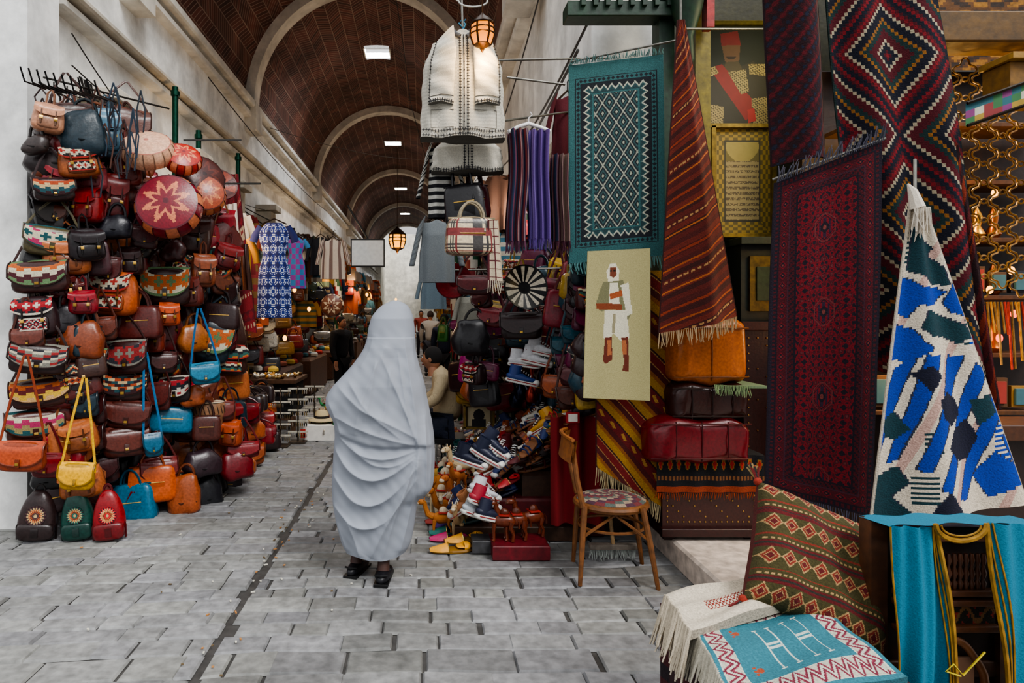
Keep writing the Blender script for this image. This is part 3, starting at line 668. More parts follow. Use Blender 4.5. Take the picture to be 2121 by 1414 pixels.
m.use('plain').grid(lambda u,v:(a.x+u*.45,3.0-.05*u,a.z+u*.16+(1-v)*.1),12,3,lambda u,v:R.choice(pal)); m.use('brass')
for z in(0,.1): m.tube([(a.x,2.99,a.z+z),(a.x+.45,2.94,a.z+.16+z)],.008,(60,50,40),5)
m.build('stained_glass_panel')
# ------------------------------------------------------------------ foreground table, rugs, cushion, vest
m=MB(('cloth','wood')); m.box((1.08,2.02,.29),(.5,.64,.54),(46,16,22),b=.02)
m.use('rug').grid(lambda u,v:(.825-.01*sin(u*20),1.72+.6*u,.56-.5*v),60,30,lambda u,v:(64,18,24) if (int(u*12)+int(v*10))%3 else (32,20,27)); fringe(m,[(.82,1.72,.1),(.82,2.32,.1)],.08,(60,40,44),60); m.build('display_table')
def prug(name,P,cf,nu,nv,z=.55,fr=None,lift=0,thick=.03):
    m=MB(('rug',)); q=[Vector((x,y,z)) for x,y in P]
    def fn(u,v):
        p=q[0].lerp(q[1],u).lerp(q[3].lerp(q[2],u),v); p.z+=thick+lift*u+.008*sin(u*7+v*4)+.005*sin(v*15+u*3); return p
    m.grid(fn,nu,nv,cf)
    E=[fn(i/20,0) for i in range(21)]+[fn(1,i/20) for i in range(21)]+[fn(1-i/20,1) for i in range(21)]+[fn(0,1-i/20) for i in range(21)]
    n=len(E); vs=[tuple(e) for e in E]+[(e.x,e.y,z) for e in E]
    m.add(vs,[(i,(i+1)%n,n+(i+1)%n,n+i) for i in range(n)],sh(cf(.5,.01),.8))
    if fr: fringe(m,[fn(0,i/10) for i in range(11)],fr[0],fr[1],int(fr[2]),.015,(-.25,-.1,-1),.004)
    return m.build(name,50)
def G(u,v,z=.6): d=(EYE-z)*F/(v-CY); return ((u-CX)*d/F,d)
TT=(48,110,124)
def trug(u,v):
    mm,t=bd(u,v,.62,.5)
    if mm<.02: return TT
    if mm<.10:
        z=.06+.024*(abs((t%.05)/.05-.5)*4-1); dd=mm-z
        return (188,188,174) if abs(dd)<.008 else (108,30,50) if abs(dd)<.02 else (188,188,174) if mm<.026 or mm>.094 else (136,54,72) if abs(dd)<.026 else (178,176,160)
    for cu in(.40,.62):
        if (abs(u-cu)<.005 or abs(u-cu-.1)<.005) and .3<v<.72: return (185,192,182)
        if abs(v-.5)<.03 and cu<u<cu+.1: return (185,192,182) if abs(abs(v-.5)-.02)<.010 else TT
        if (abs(v-.3)<.008 or abs(v-.72)<.008) and (abs(u-cu)<.02 or abs(u-cu-.1)<.02): return (185,192,182)
    for (a,b) in((.26,.3),(.26,.68)):
        if (u-a)**2+(v-b)**2<.0006 or any((u-a+.03)**2+(v-b-q)**2<.00012 for q in(-.03,0,.03)): return (155,68,38)
    return TT
prug('teal_table_rug',[G(1428,1285),G(1650,1225),G(1880,1395),G(1530,1475)],trug,170,140,.575,(.12,(178,172,156),70))
def crug(u,v): return (122,40,31) if abs(v-.5)<.12-.1*abs(u-.55) and abs(u-.55)<.3 and (int(u*60)+int(v*24))%2 else (194,182,163)
prug('cream_fringed_rug',[G(1378,1228,.64),G(1585,1182,.64),G(1650,1235,.64),G(1430,1300,.64)],crug,90,60,.605,(.14,(198,185,164),70))
m=MB(('rug',)); 
KP=[(88,20,22),(64,58,28),(156,126,84),(118,42,29),(42,40,33)]
def kc(u,v):
    t=(v*7)%1; j=int(v*7); a=abs((u*2.2*4)%1-.5)*2; b=abs(t-.5)*2
    if j%2==0: return KP[2] if abs(a+b-.9)<.1 else KP[0] if a+b<.4 else KP[2] if a+b<.5 else KP[3] if a+b<.8 else KP[1]
    return KP[2] if abs(t-.5)<.06 and int(u*60)%2 else KP[1] if abs(t-.5)<.12 else KP[4] if .2<t<.3 else KP[3] if .7<t<.8 else KP[0] if t<.5 else KP[1]
CP=W(1690,1172,2.24)
w,h,t=.45,.42,.2
m.at(CP,-.1,-.6,.40)
for sg in(-1,1):
    def fn(u,v):
        a=2*u-1;b=2*v-1; k=(1-a**4)*(1-b**4); return (a*w/2*(1-.06*(1-b*b)),sg*t/2*k**.45+.008*sin(a*9+b*4)*k,b*h/2*(1-.06*(1-a*a)))
    m.grid(fn,150,130,kc if sg<0 else (84,30,26))
for (a,b) in((-1,-1),(1,-1),(1,1),(-1,1)):
    m.sq((a*w/2,0,b*h/2),(.03,.03,.03),(140,46,31),1,1,8,6)
    for k in range(16): m.tube([(a*w/2,0,b*h/2),(a*(w/2+.025)+R.uniform(-.015,.015),R.uniform(-.02,.02),b*(h/2+.05)+R.uniform(-.015,.015))],.004,R.choice([(155,70,31),(46,46,46),(146,122,82),(105,31,31)]),4)
m.build('kilim_cushion',60)
m=MB(('cloth','gilt','wood'))
TQ=(8,108,134)
def panel(u0,u1,u2,u3,v0,v1,d,ph):
    A,B=W(u0,v0,d),W(u1,v0,d);C,D=W(u3,v1,d),W(u2,v1,d)
    fn=lambda u,v:A.lerp(B,u).lerp(D.lerp(C,u),v)+Vector((0,.02*sin(u*8+ph+v*3)*(.3+v)+.008*sin(u*21+v*9)-.05*sin(pi*min(1,v*1.2))*.4,0))
    m.use('cloth').grid(fn,50,60,TQ); m.use('gilt')
    for k in(0,1): m.tube([fn(k,v/24)+Vector((0,-.005,0)) for v in range(25)],.007 if (k==1)==(ph<1) else .003,(150,112,36),6)
    for kk in (.95,.90): k=kk if ph<1 else 1-kk; m.tube([fn(k,v/24)+Vector((0,-.004,0)) for v in range(25)],.003,(150,112,36),5)
panel(1842,1942,1868,1990,1090,1620,2.02,0); panel(2044,2190,2080,2290,1084,1620,2.0,2)
m.use('cloth').grid(lambda u,v:W(1842+u*340,1090-6*sin(pi*u),2.02)+Vector((0,v*.14+.012*sin(u*20),-.012*v)),60,6,TQ)
m.use('gilt'); m.tube([W(1938+53*(1-cos(pi*k/12)),1085+35*sin(pi*k/12),2.0) for k in range(13)],.008,(150,112,36),6); m.tube([W(1950+41*(1-cos(pi*k/12)),1088+22*sin(pi*k/12),2.0) for k in range(13)],.003,(150,112,36),6)
m.tube([W(1990,1400,1.98),W(1960,1390,1.98),W(1975,1375,1.98),W(1995,1398,1.98),W(2040,1350,1.98)],.003,(205,185,45),5)
m.use('wood')
m.box((1.62,2.14,.45),(.44,.04,.86),(46,26,15)); 
for k in range(14): m.lathe([(.005,0),(.009,.02),(.004,.03),(.010,.05),(.004,.07),(.009,.09),(.005,.11)],(84,46,22),8,(1.5+k*.018,2.09,.7))
for zz in(.86,.69,.66,.58): m.box((1.62,2.09,zz),(.32,.03,.018),(88,50,24))
m.use('rug').grid(lambda u,v:(1.48+.3*u,2.1,.655-.075*v),60,14,lambda u,v:(118,82,46) if abs(v-.5-.3*sin(u*25))<.12 else (136,46,31) if sin(u*50)*sin(v*9)>.7 else (36,31,20)); m.use('wood')
m.tube([(1.51,2.08,.1),(1.51,2.08,.42)]+[(1.62-.11*cos(pi*k/16)*(1-.15*sin(pi*k/8)**2),2.08,.42+.13*sin(pi*k/16)) for k in range(17)]+[(1.73,2.08,.42),(1.73,2.08,.1)],.012,(110,66,31),8)
m.use('plain').box((1.62,2.112,.3),(.2,.01,.36),(138,101,77))
m.use('wood')
for sx in(1.42,1.82):
    m.box((sx,2.13,.53),(.05,.06,.75),(74,42,20)); m.box((sx,2.5,.3),(.05,.05,.28),(74,42,20))
m.box((1.62,2.32,.44),(.44,.42,.05),(74,42,20))
m.build('carved_chair_with_turquoise_caftan',50)
# ------------------------------------------------------------------ bentwood chair
ch=empty('bentwood_chair'); WD=(116,72,35)
bx,by=1.12,4.02
m=MB(('wood',)); m.at((bx,by,0),-.12)
legs=[((-.17,-.16,.45),(-.2,-.19,0)),((.15,-.17,.45),(.23,-.2,0)),((-.17,.16,.45),(-.2,.19,0)),((.15,.17,.45),(.22,.2,0))]
for a,b in legs: m.tube([a,(Vector(a)+Vector(b))/2+Vector((0,0,.02)),b],[.018,.017,.012],WD,8)
for sy in(-1,1): m.tube([(-.18,sy*.16,.44),(-.215,sy*.165,.6),(-.24,sy*.17,.8)],[.017,.016,.014],WD,8)
m.grid(lambda u,v:(-.235-.02*v-.05*sin(pi*u),-.2+.4*u,.84-.13*v-.015*abs(2*u-1)),20,6,(138,84,40)); m.grid(lambda u,v:(-.215-.02*v-.05*sin(pi*u),-.2+.4*u,.84-.13*v-.015*abs(2*u-1)),20,6,(128,79,38))
m.tube([(-.24-.05*sin(pi*k/12),-.2+.4*k/12,.845-.015*abs(k/6-1)) for k in range(13)],.012,(138,84,40),6)
m.tube([(.19*cos(2*pi*k/24),.18*sin(2*pi*k/24),.3) for k in range(25)],.009,WD,6)
for s in(-1,1): m.tube([(-.17,s*.17,.28),(0,s*.16,.4),(.17,s*.18,.28)],.01,WD,6)
m.tube([(.2*cos(2*pi*k/32),.19*sin(2*pi*k/32),.43) for k in range(33)],.022,WD,8)
m.build('chair_frame',parent=ch)
m=MB(('rug',)); m.at((bx,by,0),-.12); m.grid(lambda u,v:(.2*v*cos(2*pi*u),.19*v*sin(2*pi*u),.455+.03*(1-v**4)),60,16,lambda u,v:[(100,42,46),(73,82,77),(138,120,101),(70,40,55)][(int(u*20)+int(v*8))%4]); m.grid(lambda u,v:(.2*cos(2*pi*u),.19*sin(2*pi*u),.455-.03*v),48,1,(101,79,64)); m.build('seat_cushion',parent=ch)
m=MB(('cloth','wood')); p=Vector((1.3,4.25,0.03)); m.use('wood').box(p+Vector((-.1,0,.06)),(.3,.05,.03),(120,110,100)); fringe(m,[p+Vector((-.24,0,.05)),p+Vector((.04,0,.05))],.07,(160,165,160),60,.02); m.use('wood').tube([p+Vector((-.1,0,.07)),p+Vector((-.12,.3,.9))],.012,(150,120,80),8); m.build('broom')
# ------------------------------------------------------------------ the woman in the white safsari (seen from behind)
D0=4.0;S=D0/F
prof=[(622,815,823),(627,800,838),(636,786,848),(655,770,856),(680,763,859),(705,760,860),(725,753,861),(745,740,865),(765,725,870),(785,707,876),(805,689,881),(825,676,884),(845,674,888),(862,682,891),(880,692,895),(910,694,899),(950,691,901),(1000,688,899),(1020,688,896),(1032,688,886),(1045,689,866),(1070,692,862),(1100,698,858),(1130,706,853),(1146,712,847),(1156,720,838)]
dep=[(620,.01),(636,.07),(660,.11),(700,.125),(740,.13),(800,.16),(880,.17),(960,.165),(1030,.15),(1100,.14),(1156,.12)]
py=[p[0] for p in prof]
NU,NV=340,400
uu=np.linspace(0,2*pi,NU+1)[None,:]
t=np.linspace(0,1,NV+1); vv=(622+534*(t**1.12))[:,None]
Lf=np.interp(vv[:,0],py,[p[1] for p in prof])[:,None];Rt=np.interp(vv[:,0],py,[p[2] for p in prof])[:,None]
k=np.ones(11)/11
def smo(a):
    b=a[:,0].copy(); c=np.convolve(np.pad(b,5,'edge'),k,'valid'); c[:5]=b[:5]; return c[:,None]
Lf=smo(Lf);Rt=smo(Rt)
dd=np.interp(vv[:,0],[p[0] for p in dep],[p[1] for p in dep])[:,None]
cx=(Lf+Rt)/2; hw=(Rt-Lf)/2
X=cx+hw*np.sign(np.cos(uu))*np.abs(np.cos(uu))**.9; Y=-dd*np.sign(np.sin(uu))*np.abs(np.sin(uu))**.9
PX=X; PY=np.broadcast_to(vv,X.shape)
# (polyline, width, height, sharpness) - ridges gather towards the cloth held at the right hip
folds=[([(802,715),(772,780),(748,850),(740,900)],12,.022,1.1),([(838,700),(850,780),(862,860),(866,925)],9,.022,1.0),([(705,800),(750,845),(800,870),(862,905)],10,.022,1.05),([(696,862),(745,885),(800,905),(866,922)],8,.018,1.05),
([(792,735),(820,800),(845,860),(864,915)],7,.018,1.0),([(728,790),(765,850),(830,905)],6,.014,1.0),([(782,745),(776,800),(760,870)],5,.010,1.0),([(826,730),(836,800),(850,880)],5,.012,1.0),
([(695,930),(735,985),(795,995),(862,945)],11,.036,1.1),([(692,985),(740,1045),(800,1040),(864,965)],11,.036,1.1),([(694,1050),(740,1095),(800,1085),(862,990)],10,.03,1.1),([(700,900),(745,940),(800,952),(862,932)],8,.024,1.1),([(730,920),(770,962),(820,966),(862,938)],6,.014,1.0),
([(862,950),(838,1020),(800,1090),(770,1150)],11,.034,1.15),([(866,945),(856,1040),(830,1145)],9,.03,1.1),([(850,990),(820,1070),(795,1150)],6,.016,1.0),([(880,860),(884,950),(882,1022)],7,.026,1.1),([(895,900),(893,960),(890,1015)],5,.016,1.1),
([(724,1080),(740,1120),(748,1154)],9,.016,1.2),([(700,1090),(712,1120),(722,1150)],6,.012,1.1),([(686,835),(700,865),(712,905)],7,.016,1.1),([(776,690),(770,725),(750,762)],8,.010,1.2),([(850,690),(856,730),(862,770)],6,.009,1.2),([(812,760),(806,830),(790,890)],5,.010,1.0),([(800,640),(786,670),(780,700)],8,.006,1.3)]
disp=np.zeros_like(X)
for pts,w,a,ex in folds:
    best=np.full(X.shape,1e9)
    P=[Vector(p) for p in pts]
    for _ in range(3):
        Q=[P[0]]
        for i in range(len(P)-1): Q+= [P[i].lerp(P[i+1],.25),P[i].lerp(P[i+1],.75)]
        P=Q+[P[-1]]
    tl=np.zeros(X.shape)
    n_=len(P)-1
    for i in range(n_):
        ax,ay=P[i];bx_,by_=P[i+1]; vx,vy=bx_-ax,by_-ay; l2=vx*vx+vy*vy+1e-9
        tt=np.clip(((PX-ax)*vx+(PY-ay)*vy)/l2,0,1); q=np.hypot(PX-ax-tt*vx,PY-ay-tt*vy)
        mk=q<best; tl=np.where(mk,(i+tt)/n_,tl); best=np.minimum(best,q)
    disp+=a*np.exp(-(best/w)**ex)*(.3+.7*np.sin(np.pi*np.clip(tl,0,1)))
yb=893+.16*(PX-690)+16*np.sin(np.pi*np.clip((PX-690)/175,0,1))
disp+=.022/(1+np.exp(np.clip((PY-yb)/2.2,-30,30)))*(PY>700)
disp+=.026/(1+np.exp(np.clip(-(PX-864)/2.0,-30,30)))/(1+np.exp(np.clip((PY-1030)/4,-30,30)))*np.clip((PY-880)/40,0,1)
disp+=.003*np.sin(PX*.09+PY*.05)*np.sin(PY*.035+1)+.0015*np.sin(PX*.22-PY*.13)*np.sin(PY*.08)
fade=np.clip((PY-650)/70,0,1)
back=np.clip(np.sin(uu),-1,1)
Y=Y-disp*fade*np.where(back>0,1.0,.5)*np.clip(np.abs(back)*2.5,.0,1)*np.sign(back+1e-9)
xs=(X-CX)*S; zs=EYE+(CY-PY)*(D0-dd*.85*np.clip((PY-640)/60,0,1))/F; zs=zs+.010*np.sin(uu*3+.5)*np.clip((PY-1100)/56,0,1)
m=MB(('sheet',)); V=np.stack([xs,D0+Y,zs],-1).reshape(-1,3); m.v=[tuple(q) for q in V.tolist()]
for j in range(NV):
    for i in range(NU):
        a=j*(NU+1)+i; m.f.append((a,a+1,a+NU+2,a+NU+1)); m.c.append((142,147,157)); m.m.append(0)
wo=empty('woman_in_white_veil')
m.build('draped_safsari',80,wo)
m=MB(('skin','shoe'))
for (u,yaw,dsh) in((738,-.3,4.05),(794,-.1,3.93)):
    bx2=(u-CX)*dsh/F
    m.at((bx2,dsh,0),yaw); m.use('skin').tube([(0,.03,.45),(0,.03,.25),(0,.02,.14),(0,.0,.06)],[.05,.045,.034,.036],(66,42,36),14)
    m.use('shoe').sq((0,.02,.034),(.09,.25,.068),(18,18,24),.8,.8,24,12,lambda x,y,z:(x*(1+.15*sin(y*12)),y,z*(1 if y<.03 else .75))); m.box((0,.02,.008),(.084,.24,.016),(12,12,14)); m.tube([(-.035,-.08,.06),(0,-.105,.066),(.035,-.08,.06)],.006,(10,10,12),6); m.tube([(-.04,.01,.06),(0,.01,.075),(.04,.01,.06)],.008,(34,34,40),6)
m.build('legs_and_shoes',parent=wo)
m=MB(('skin',)); hc=W(812,690,4.0); m.at(hc+Vector((0,.03,0)))
m.sq((0,0,0),(.15,.19,.22),(176,130,104),1,1,24,16); m.sq((0,.095,-.01),(.03,.04,.05),(176,130,104),1,1,8,6); m.tube([(0,-.01,-.08),(0,-.02,-.2)],[.055,.07],(176,130,104),12)
m.build('head',parent=wo)
# ------------------------------------------------------------------ other people
def skin(name,parent,verts,edges,rad,col,kind='cloth'):
    me=bpy.data.meshes.new(name); me.from_pydata(verts,edges,[]); o=bpy.data.objects.new(name,me); bpy.context.collection.objects.link(o); o.parent=parent
    md=o.modifiers.new('Skin','SKIN'); md.use_smooth_shade=True
    sv=me.skin_vertices[0].data
    for i,r in enumerate(rad): sv[i].radius=(r,r) if not isinstance(r,tuple) else r
    sv[0].use_root=True
    o.modifiers.new('Sub','SUBSURF').levels=2; o.modifiers['Sub'].render_levels=2
    mm,n,l,b=nt(name+'_mat'); b.inputs['Base Color'].default_value=lin(col)+[1]; b.inputs['Roughness'].default_value=.85
    no=n.new('ShaderNodeTexNoise'); no.inputs['Scale'].default_value=14; no.inputs['Distortion'].default_value=1; bp=n.new('ShaderNodeBump'); bp.inputs['Strength'].default_value=.5; bp.inputs['Distance'].default_value=.02; l.new(no.outputs['Fac'],bp.inputs['Height']); l.new(bp.outputs[0],b.inputs['Normal'])
    me.materials.append(mm); return o
SKN=(160,112,86)
def headmesh(parent,c,face,hair=(24,20,20),sc=1):
    m=MB(('skin','cloth')); m.at(c,face,sc=sc)
    m.use('skin').sq((0,0,0),(.155,.19,.225),SKN,.95,.95,22,16,lambda x,y,z:(x*(1-.2*max(0,-z/.11)),y,z))
    m.sq((0,-.1,-.01),(.03,.045,.055),SKN,1,1,8,6); m.box((0,-.093,-.055),(.045,.012,.012),(130,60,55))
    for s in(-1,1): m.sq((s*.033,-.086,.018),(.024,.014,.010),(215,210,205),1,1,8,6); m.sq((s*.033,-.093,.018),(.011,.006,.010),(30,20,15),1,1,6,4); m.sq((s*.078,.01,0),(.02,.04,.06),sh(SKN,.95),1,1,8,6)
    m.use('cloth').sq((0,.016,.03),(.172,.19,.205),hair,.95,.95,20,14,lambda x,y,z:(x,y,max(z,-.03 if y<0 else -.09) if y<.02 else z))
    for s in(-1,1): m.box((s*.033,-.095,.036),(.034,.008,.007),hair)
    m.use('skin').tube([(0,.01,-.07),(0,.02,-.17)],[.052,.06],SKN,12)
    m.build('head',parent=parent)
def handmesh(parent,c,rz=0,rx=0):
    m=MB(('skin',)); m.at(c,rz,rx); m.sq((0,0,-.045),(.08,.03,.1),SKN,.6,.6,12,8)
    for i,l in enumerate((.065,.075,.07,.055)): x=-.03+.02*i; m.tube([(x,0,-.085),(x,-.008,-.085-l*.5),(x,-.025,-.085-l)],[.009,.0085,.007],SKN,7)
    m.tube([(-.035,0,-.03),(-.058,-.012,-.06),(-.06,-.025,-.085)],[.011,.01,.008],SKN,7); m.build('hand',parent=parent)
sm=empty('seated_man'); o=Vector((.13,6.6,0))
def T(*p): return tuple(o+Vector(p))
skin('shirt',sm,[T(.1,0,.5),T(.12,0,.66),T(.11,0,.82),T(.06,0,.95),T(.01,-.0,1.02),T(.06,-.17,.93),T(.0,-.24,.74),T(-.17,-.2,.66),T(.06,.17,.93),T(.0,.24,.74),T(-.17,.2,.66)],[(0,1),(1,2),(2,3),(3,4),(3,5),(5,6),(6,7),(3,8),(8,9),(9,10)],[.155,.155,.16,.135,.06,.08,.06,.045,.08,.06,.045],(186,168,136))
skin('trousers',sm,[T(.1,0,.48),T(.05,-.1,.46),T(-.32,-.13,.48),T(-.35,-.13,.1),T(.05,.1,.46),T(-.32,.13,.48),T(-.35,.13,.1)],[(0,1),(1,2),(2,3),(0,4),(4,5),(5,6)],[.16,.11,.075,.05,.11,.075,.05],(34,40,58))
headmesh(sm,T(-.04,0,1.11),-1.95,sc=.95); handmesh(sm,T(-.2,-.2,.66),-1.57,.9); handmesh(sm,T(-.2,.2,.66),-1.57,.9)
m=MB(('shoe',)); 
for s in(-1,1): m.sq(T(-.4,s*.13,.04),(.26,.09,.08),(25,22,22),.8,.8)
m.build('shoes',parent=sm)
m=MB(('wood','cloth')); m.box(T(.1,0,.34),(.36,.38,.05),(30,28,28))
for a in(-1,1):
    for b in(-1,1): m.tube([T(.1+a*.15,b*.16,.34),T(.1+a*.17,b*.18,0)],.018,(26,24,24),6)
for k in range(7): m.tube([T(-.05+k*.05,-.19,.32),T(-.05+k*.05,-.19,.1)],.01,(150,148,140) if k%2 else (30,28,30),5)
m.build('stool')
def stander(name,x,y,H,top,bot,face,hair=(24,20,20)):
    e=empty(name); k=H/1.72
    c,s=cos(face),sin(face)
    def T(a,b,z): return (x+(a*c-b*s)*k,y+(a*s+b*c)*k,z*k)
    skin('jacket',e,[T(0,0,.9),T(0,0,1.1),T(0,0,1.3),T(0,0,1.42),T(0,.0,1.48),T(-.19,0,1.39),T(-.25,0,1.12),T(-.23,-.08,.88),T(.19,0,1.39),T(.25,0,1.12),T(.23,-.1,.88)],[(0,1),(1,2),(2,3),(3,4),(3,5),(5,6),(6,7),(3,8),(8,9),(9,10)],[q*k for q in(.15,.15,.165,.13,.06,.085,.06,.045,.085,.06,.045)],top)
    skin('trousers',e,[T(0,0,.92),T(-.09,0,.85),T(-.1,-.01,.48),T(-.1,.02,.08),T(.09,0,.85),T(.1,-.03,.48),T(.11,.0,.08)],[(0,1),(1,2),(2,3),(0,4),(4,5),(5,6)],[q*k for q in(.14,.1,.07,.05,.1,.07,.05)],bot)
    headmesh(e,Vector(T(0,-.01,1.6)),face,hair,k); handmesh(e,Vector(T(-.23,-.09,.87)),face); handmesh(e,Vector(T(.23,-.11,.87)),face)
    m=MB(('shoe',))
    for q in(-.1,.11): m.at(T(q,-.05,.04),face).sq((0,0,0),(.09*k,.26*k,.08),(22,20,20),.8,.8)
    m.build('shoes',parent=e)
stander('standing_man',-1.38,11.5,1.5,(22,22,28),(20,20,24),.9); stander('passer_by',.2,17,1.62,(160,156,150),(50,52,60),pi,(50,40,36)); stander('passer_by',.4,12.3,1.55,(26,32,52),(30,30,36),pi-.4); stander('passer_by',-.05,24,1.66,(140,62,52),(40,40,48),0)
# ------------------------------------------------------------------ garments
def garment(m,w,h,cf,sl=.5,flare=1.1,t=.1,fold=.02,fs=None):
    m.use('cloth')
    def P(v): return .42+.58*min(1,v/.07) if v<.07 else 1-.14*sin(min(1,(v-.07)/.45)*pi)*.6+(flare-1)*max(0,(v-.3)/.7)
    def fn(u,v):
        a=2*pi*u; ww=w/2*P(v); tt=t/2*(.35+.65*min(1,v*4)); rr=1+fold/ .1*.3*sin(a*9)*v
        return (ww*cos(a),-tt*sin(a)*rr-fold*sin(a*7)*v*.5,h/2-v*h+(-.02*abs(cos(a)) if v<.05 else 0))
    m.grid(fn,64,40,cf)
    for s in(-1,1):
        if sl: m.grid(lambda u,v:(s*(w*.46+sl*h*.22*v)+ (w*.13*(1-.35*v))*cos(2*pi*u)*1.0,-.03*sin(2*pi*u)-.02,h*.46-sl*h*v+(.05*s*cos(2*pi*u)*(1-v)*-1)),16,24,fs or cf)
    m.use('metal').tube([(-w*.3,0,h*.46),(0,0,h*.5+.04),(w*.3,0,h*.46)],.008,(60,45,35),6); m.tube([(0,0,h*.5+.04),(0,0,h*.5+.1),(.02,0,h*.5+.13),(.04,0,h*.5+.11)],.004,(60,60,60),5)
def hanggarm(name,u,v0,v1,w,d,cf,rz=0,**k):
    m=MB(('cloth',)); s=d/F; m.at(W(u,(v0+v1)/2,d),rz); garment(m,w*s,(v1-v0)*s,cf,**k); return m.build(name,60)
# knitted jacket: flared body, sleeves folded down flat over the front, dark blanket-stitch edging
KW=(198,193,180);KD=(40,40,46)
def stitch(m,pts,r=.0032,gap=.013,tick=.012,col=KD):
    m.use('cloth'); pts=[Vector(p) for p in pts]; m.tube(pts,r*.6,col,4)
    for i in range(len(pts)-1):
        a,b=pts[i],pts[i+1]; n=max(1,int((b-a).length/gap)); dr=(b-a).normalized(); pe=Vector((dr.z,0,-dr.x))*tick
        for k in range(n): q=a.lerp(b,(k+.5)/n)+Vector((0,-.002,0)); m.tube([q-pe,q+pe],r*.8,col,4)
def jacket(name,u,v0,v1,wpx,d,rz=0,full=True):
    m=MB(('cloth',)); s=d/F; h=(v1-v0)*s; w=wpx*s; m.at(W(u,(v0+v1)/2,d),rz)
    def P(v): return .30+.36*min(1,v/.10)**.7+.24*min(1,max(0,(v-.08)/.3))+.10*v
    def body(a,v):
        return (w/2*P(v)*cos(a)*(1+.015*sin(v*25)),-(.03+.055*min(1,v*3))*(abs(sin(a))**.6)*(1 if sin(a)>0 else -1)-.008*sin(a*11+v*6)*v,h/2-v*h-.03*abs(cos(a))**2*(1-v)*2*(v<.12)+.008*sin(a*5)*(v>.9))
    m.grid(lambda u,v:body(2*pi*u,v),90,60,lambda u,v:sh(KW,.94+.06*((int(u*180)+int(v*60))%2)))
    m.add([body(2*pi*k/30,1) for k in range(30)],[tuple(range(30))],sh(KW,.4))
    def bf(x,v,o=.006):
        c=max(-1,min(1,x/(w/2*P(v)))); a=math.acos(c); p=body(a,v); return Vector((x,p[1]-o,p[2]))
    for x in(-.022,.022): stitch(m,[bf(x,.06+.93*k/12) for k in range(13)],.0032,.016,.008)
    stitch(m,[bf(0,.06+.93*k/12) for k in range(13)],.004,.03,.004)
    for v in (.985,.94): stitch(m,[bf(w/2*P(v)*cos(pi-pi*k/14),v) for k in range(1,14)],.0026,.014,.009)
    for sg in(-1,1):
        m.use('cloth').tube([bf(sg*.02,.08),bf(sg*.05,.03),Vector((sg*.07,0,h*.5)),Vector((sg*.04,.05,h*.52))],.014,(90,90,92),8)
        if full:
            x0,x1=sg*w*.12,sg*w*.38
            m.tube([bf(x0,.76),bf(x1,.76),bf(x1,.92),bf(x0,.92)],.002,(110,108,102),4)
            def sl(a,b):
                cxx=sg*w*(.225+.045*sin(b*1.6)); ww=w*(.10+.055*min(1,b*3)-.01*b)
                zz=h*.40-b*h*.60+sg*.05*cos(a)*(b-1)*(1)
                return (cxx+ww*cos(a),-.1-.032*(abs(sin(a))**.7)*(1 if sin(a)>0 else -1)-.012*sin(b*5)-.006*sin(b*22+a*2),zz-.012*abs(cos(a))*b)
            m.grid(lambda u,v:sl(2*pi*u,v),40,36,lambda u,v:sh(KW,(.96+.07*((int(u*80)+int(v*50))%2))))
            m.add([sl(2*pi*k/20,1) for k in range(20)],[tuple(range(20))],sh(KW,.5))
            m.add([sl(2*pi*k/20,0) for k in range(20)],[tuple(range(20))],KW)
            a_=.12*pi if sg>0 else .88*pi
            stitch(m,[Vector(sl(a_,k/10))+Vector((0,-.004,0)) for k in range(11)],.0026,.016,.006)
            stitch(m,[Vector(sl(pi*k/8,.975))+Vector((0,-.004,0)) for k in range(9)],.0034,.012,.009)
            m.tube([Vector(sl(pi*k/8,.9))+Vector((0,-.003,0)) for k in range(9)],.002,(110,108,102),4)
    m.use('metal').tube([(0,0,h*.5-.02),(0,0,h*.5+.05),(.02,0,h*.5+.07)],.004,(60,110,140),5)
    m.build(name,60)
jacket('white_knitted_jacket',958,64,290,176,4.0,.05); jacket('white_knitted_jacket',968,285,358,150,4.2,0,False)
ST=lambda u,v:(28,28,32) if int(v*20)%2 else (190,188,180)
hanggarm('striped_sweater',915,300,452,56,4.3,ST,sl=.7,flare=1.0)
hanggarm('grey_sweater',905,455,585,70,4.9,lambda u,v:(104,110,114) if int(v*80)%2 else (88,94,100),sl=.7); hanggarm('grey_sweater',978,612,672,60,5.6,lambda u,v:(130,128,118),sl=.8)
hanggarm('grey_sweater',898,560,640,50,7,lambda u,v:(100,116,126),sl=.7)
def bl(u,v):
    a=(u*10)%1-.5;b=(v*9)%1-.5; r=sqrt(a*a+b*b); return (185,192,206) if .2<r<.27 or .38<r<.42 else (24,42,112) if r<.5 else (16,26,80)
m=MB(('cloth',)); s=7.6/F; m.at(W(568,560,7.6)); 
def dress(m,w,h,cf):
    def P(v): return .5+.5*min(1,v/.08)-.25*math.exp(-((v-.33)/.12)**2)+.25*max(0,v-.4)
    m.use('cloth').grid(lambda u,v:(w/2*P(v)*cos(2*pi*u)*(1+.04*sin(2*pi*u*6)*v),-(.03+.04*v)*sin(2*pi*u)-.01*sin(14*pi*u)*v,h*(.5-v)),120,110,cf)
    for sg in(-1,1): m.tube([(sg*w*.42,0,h*.46),(sg*w*.62,0,h*.36),(sg*w*.68,0,h*.3)],[w*.12,w*.13,w*.13],cf(.1,.1),8,.4)
    m.use('metal').tube([(-w*.4,0,h*.49),(0,0,h*.5+.05),(w*.4,0,h*.49)],.008,(60,45,35),6)
dress(m,64*s,196*s,bl); m.build('blue_print_dress',60)
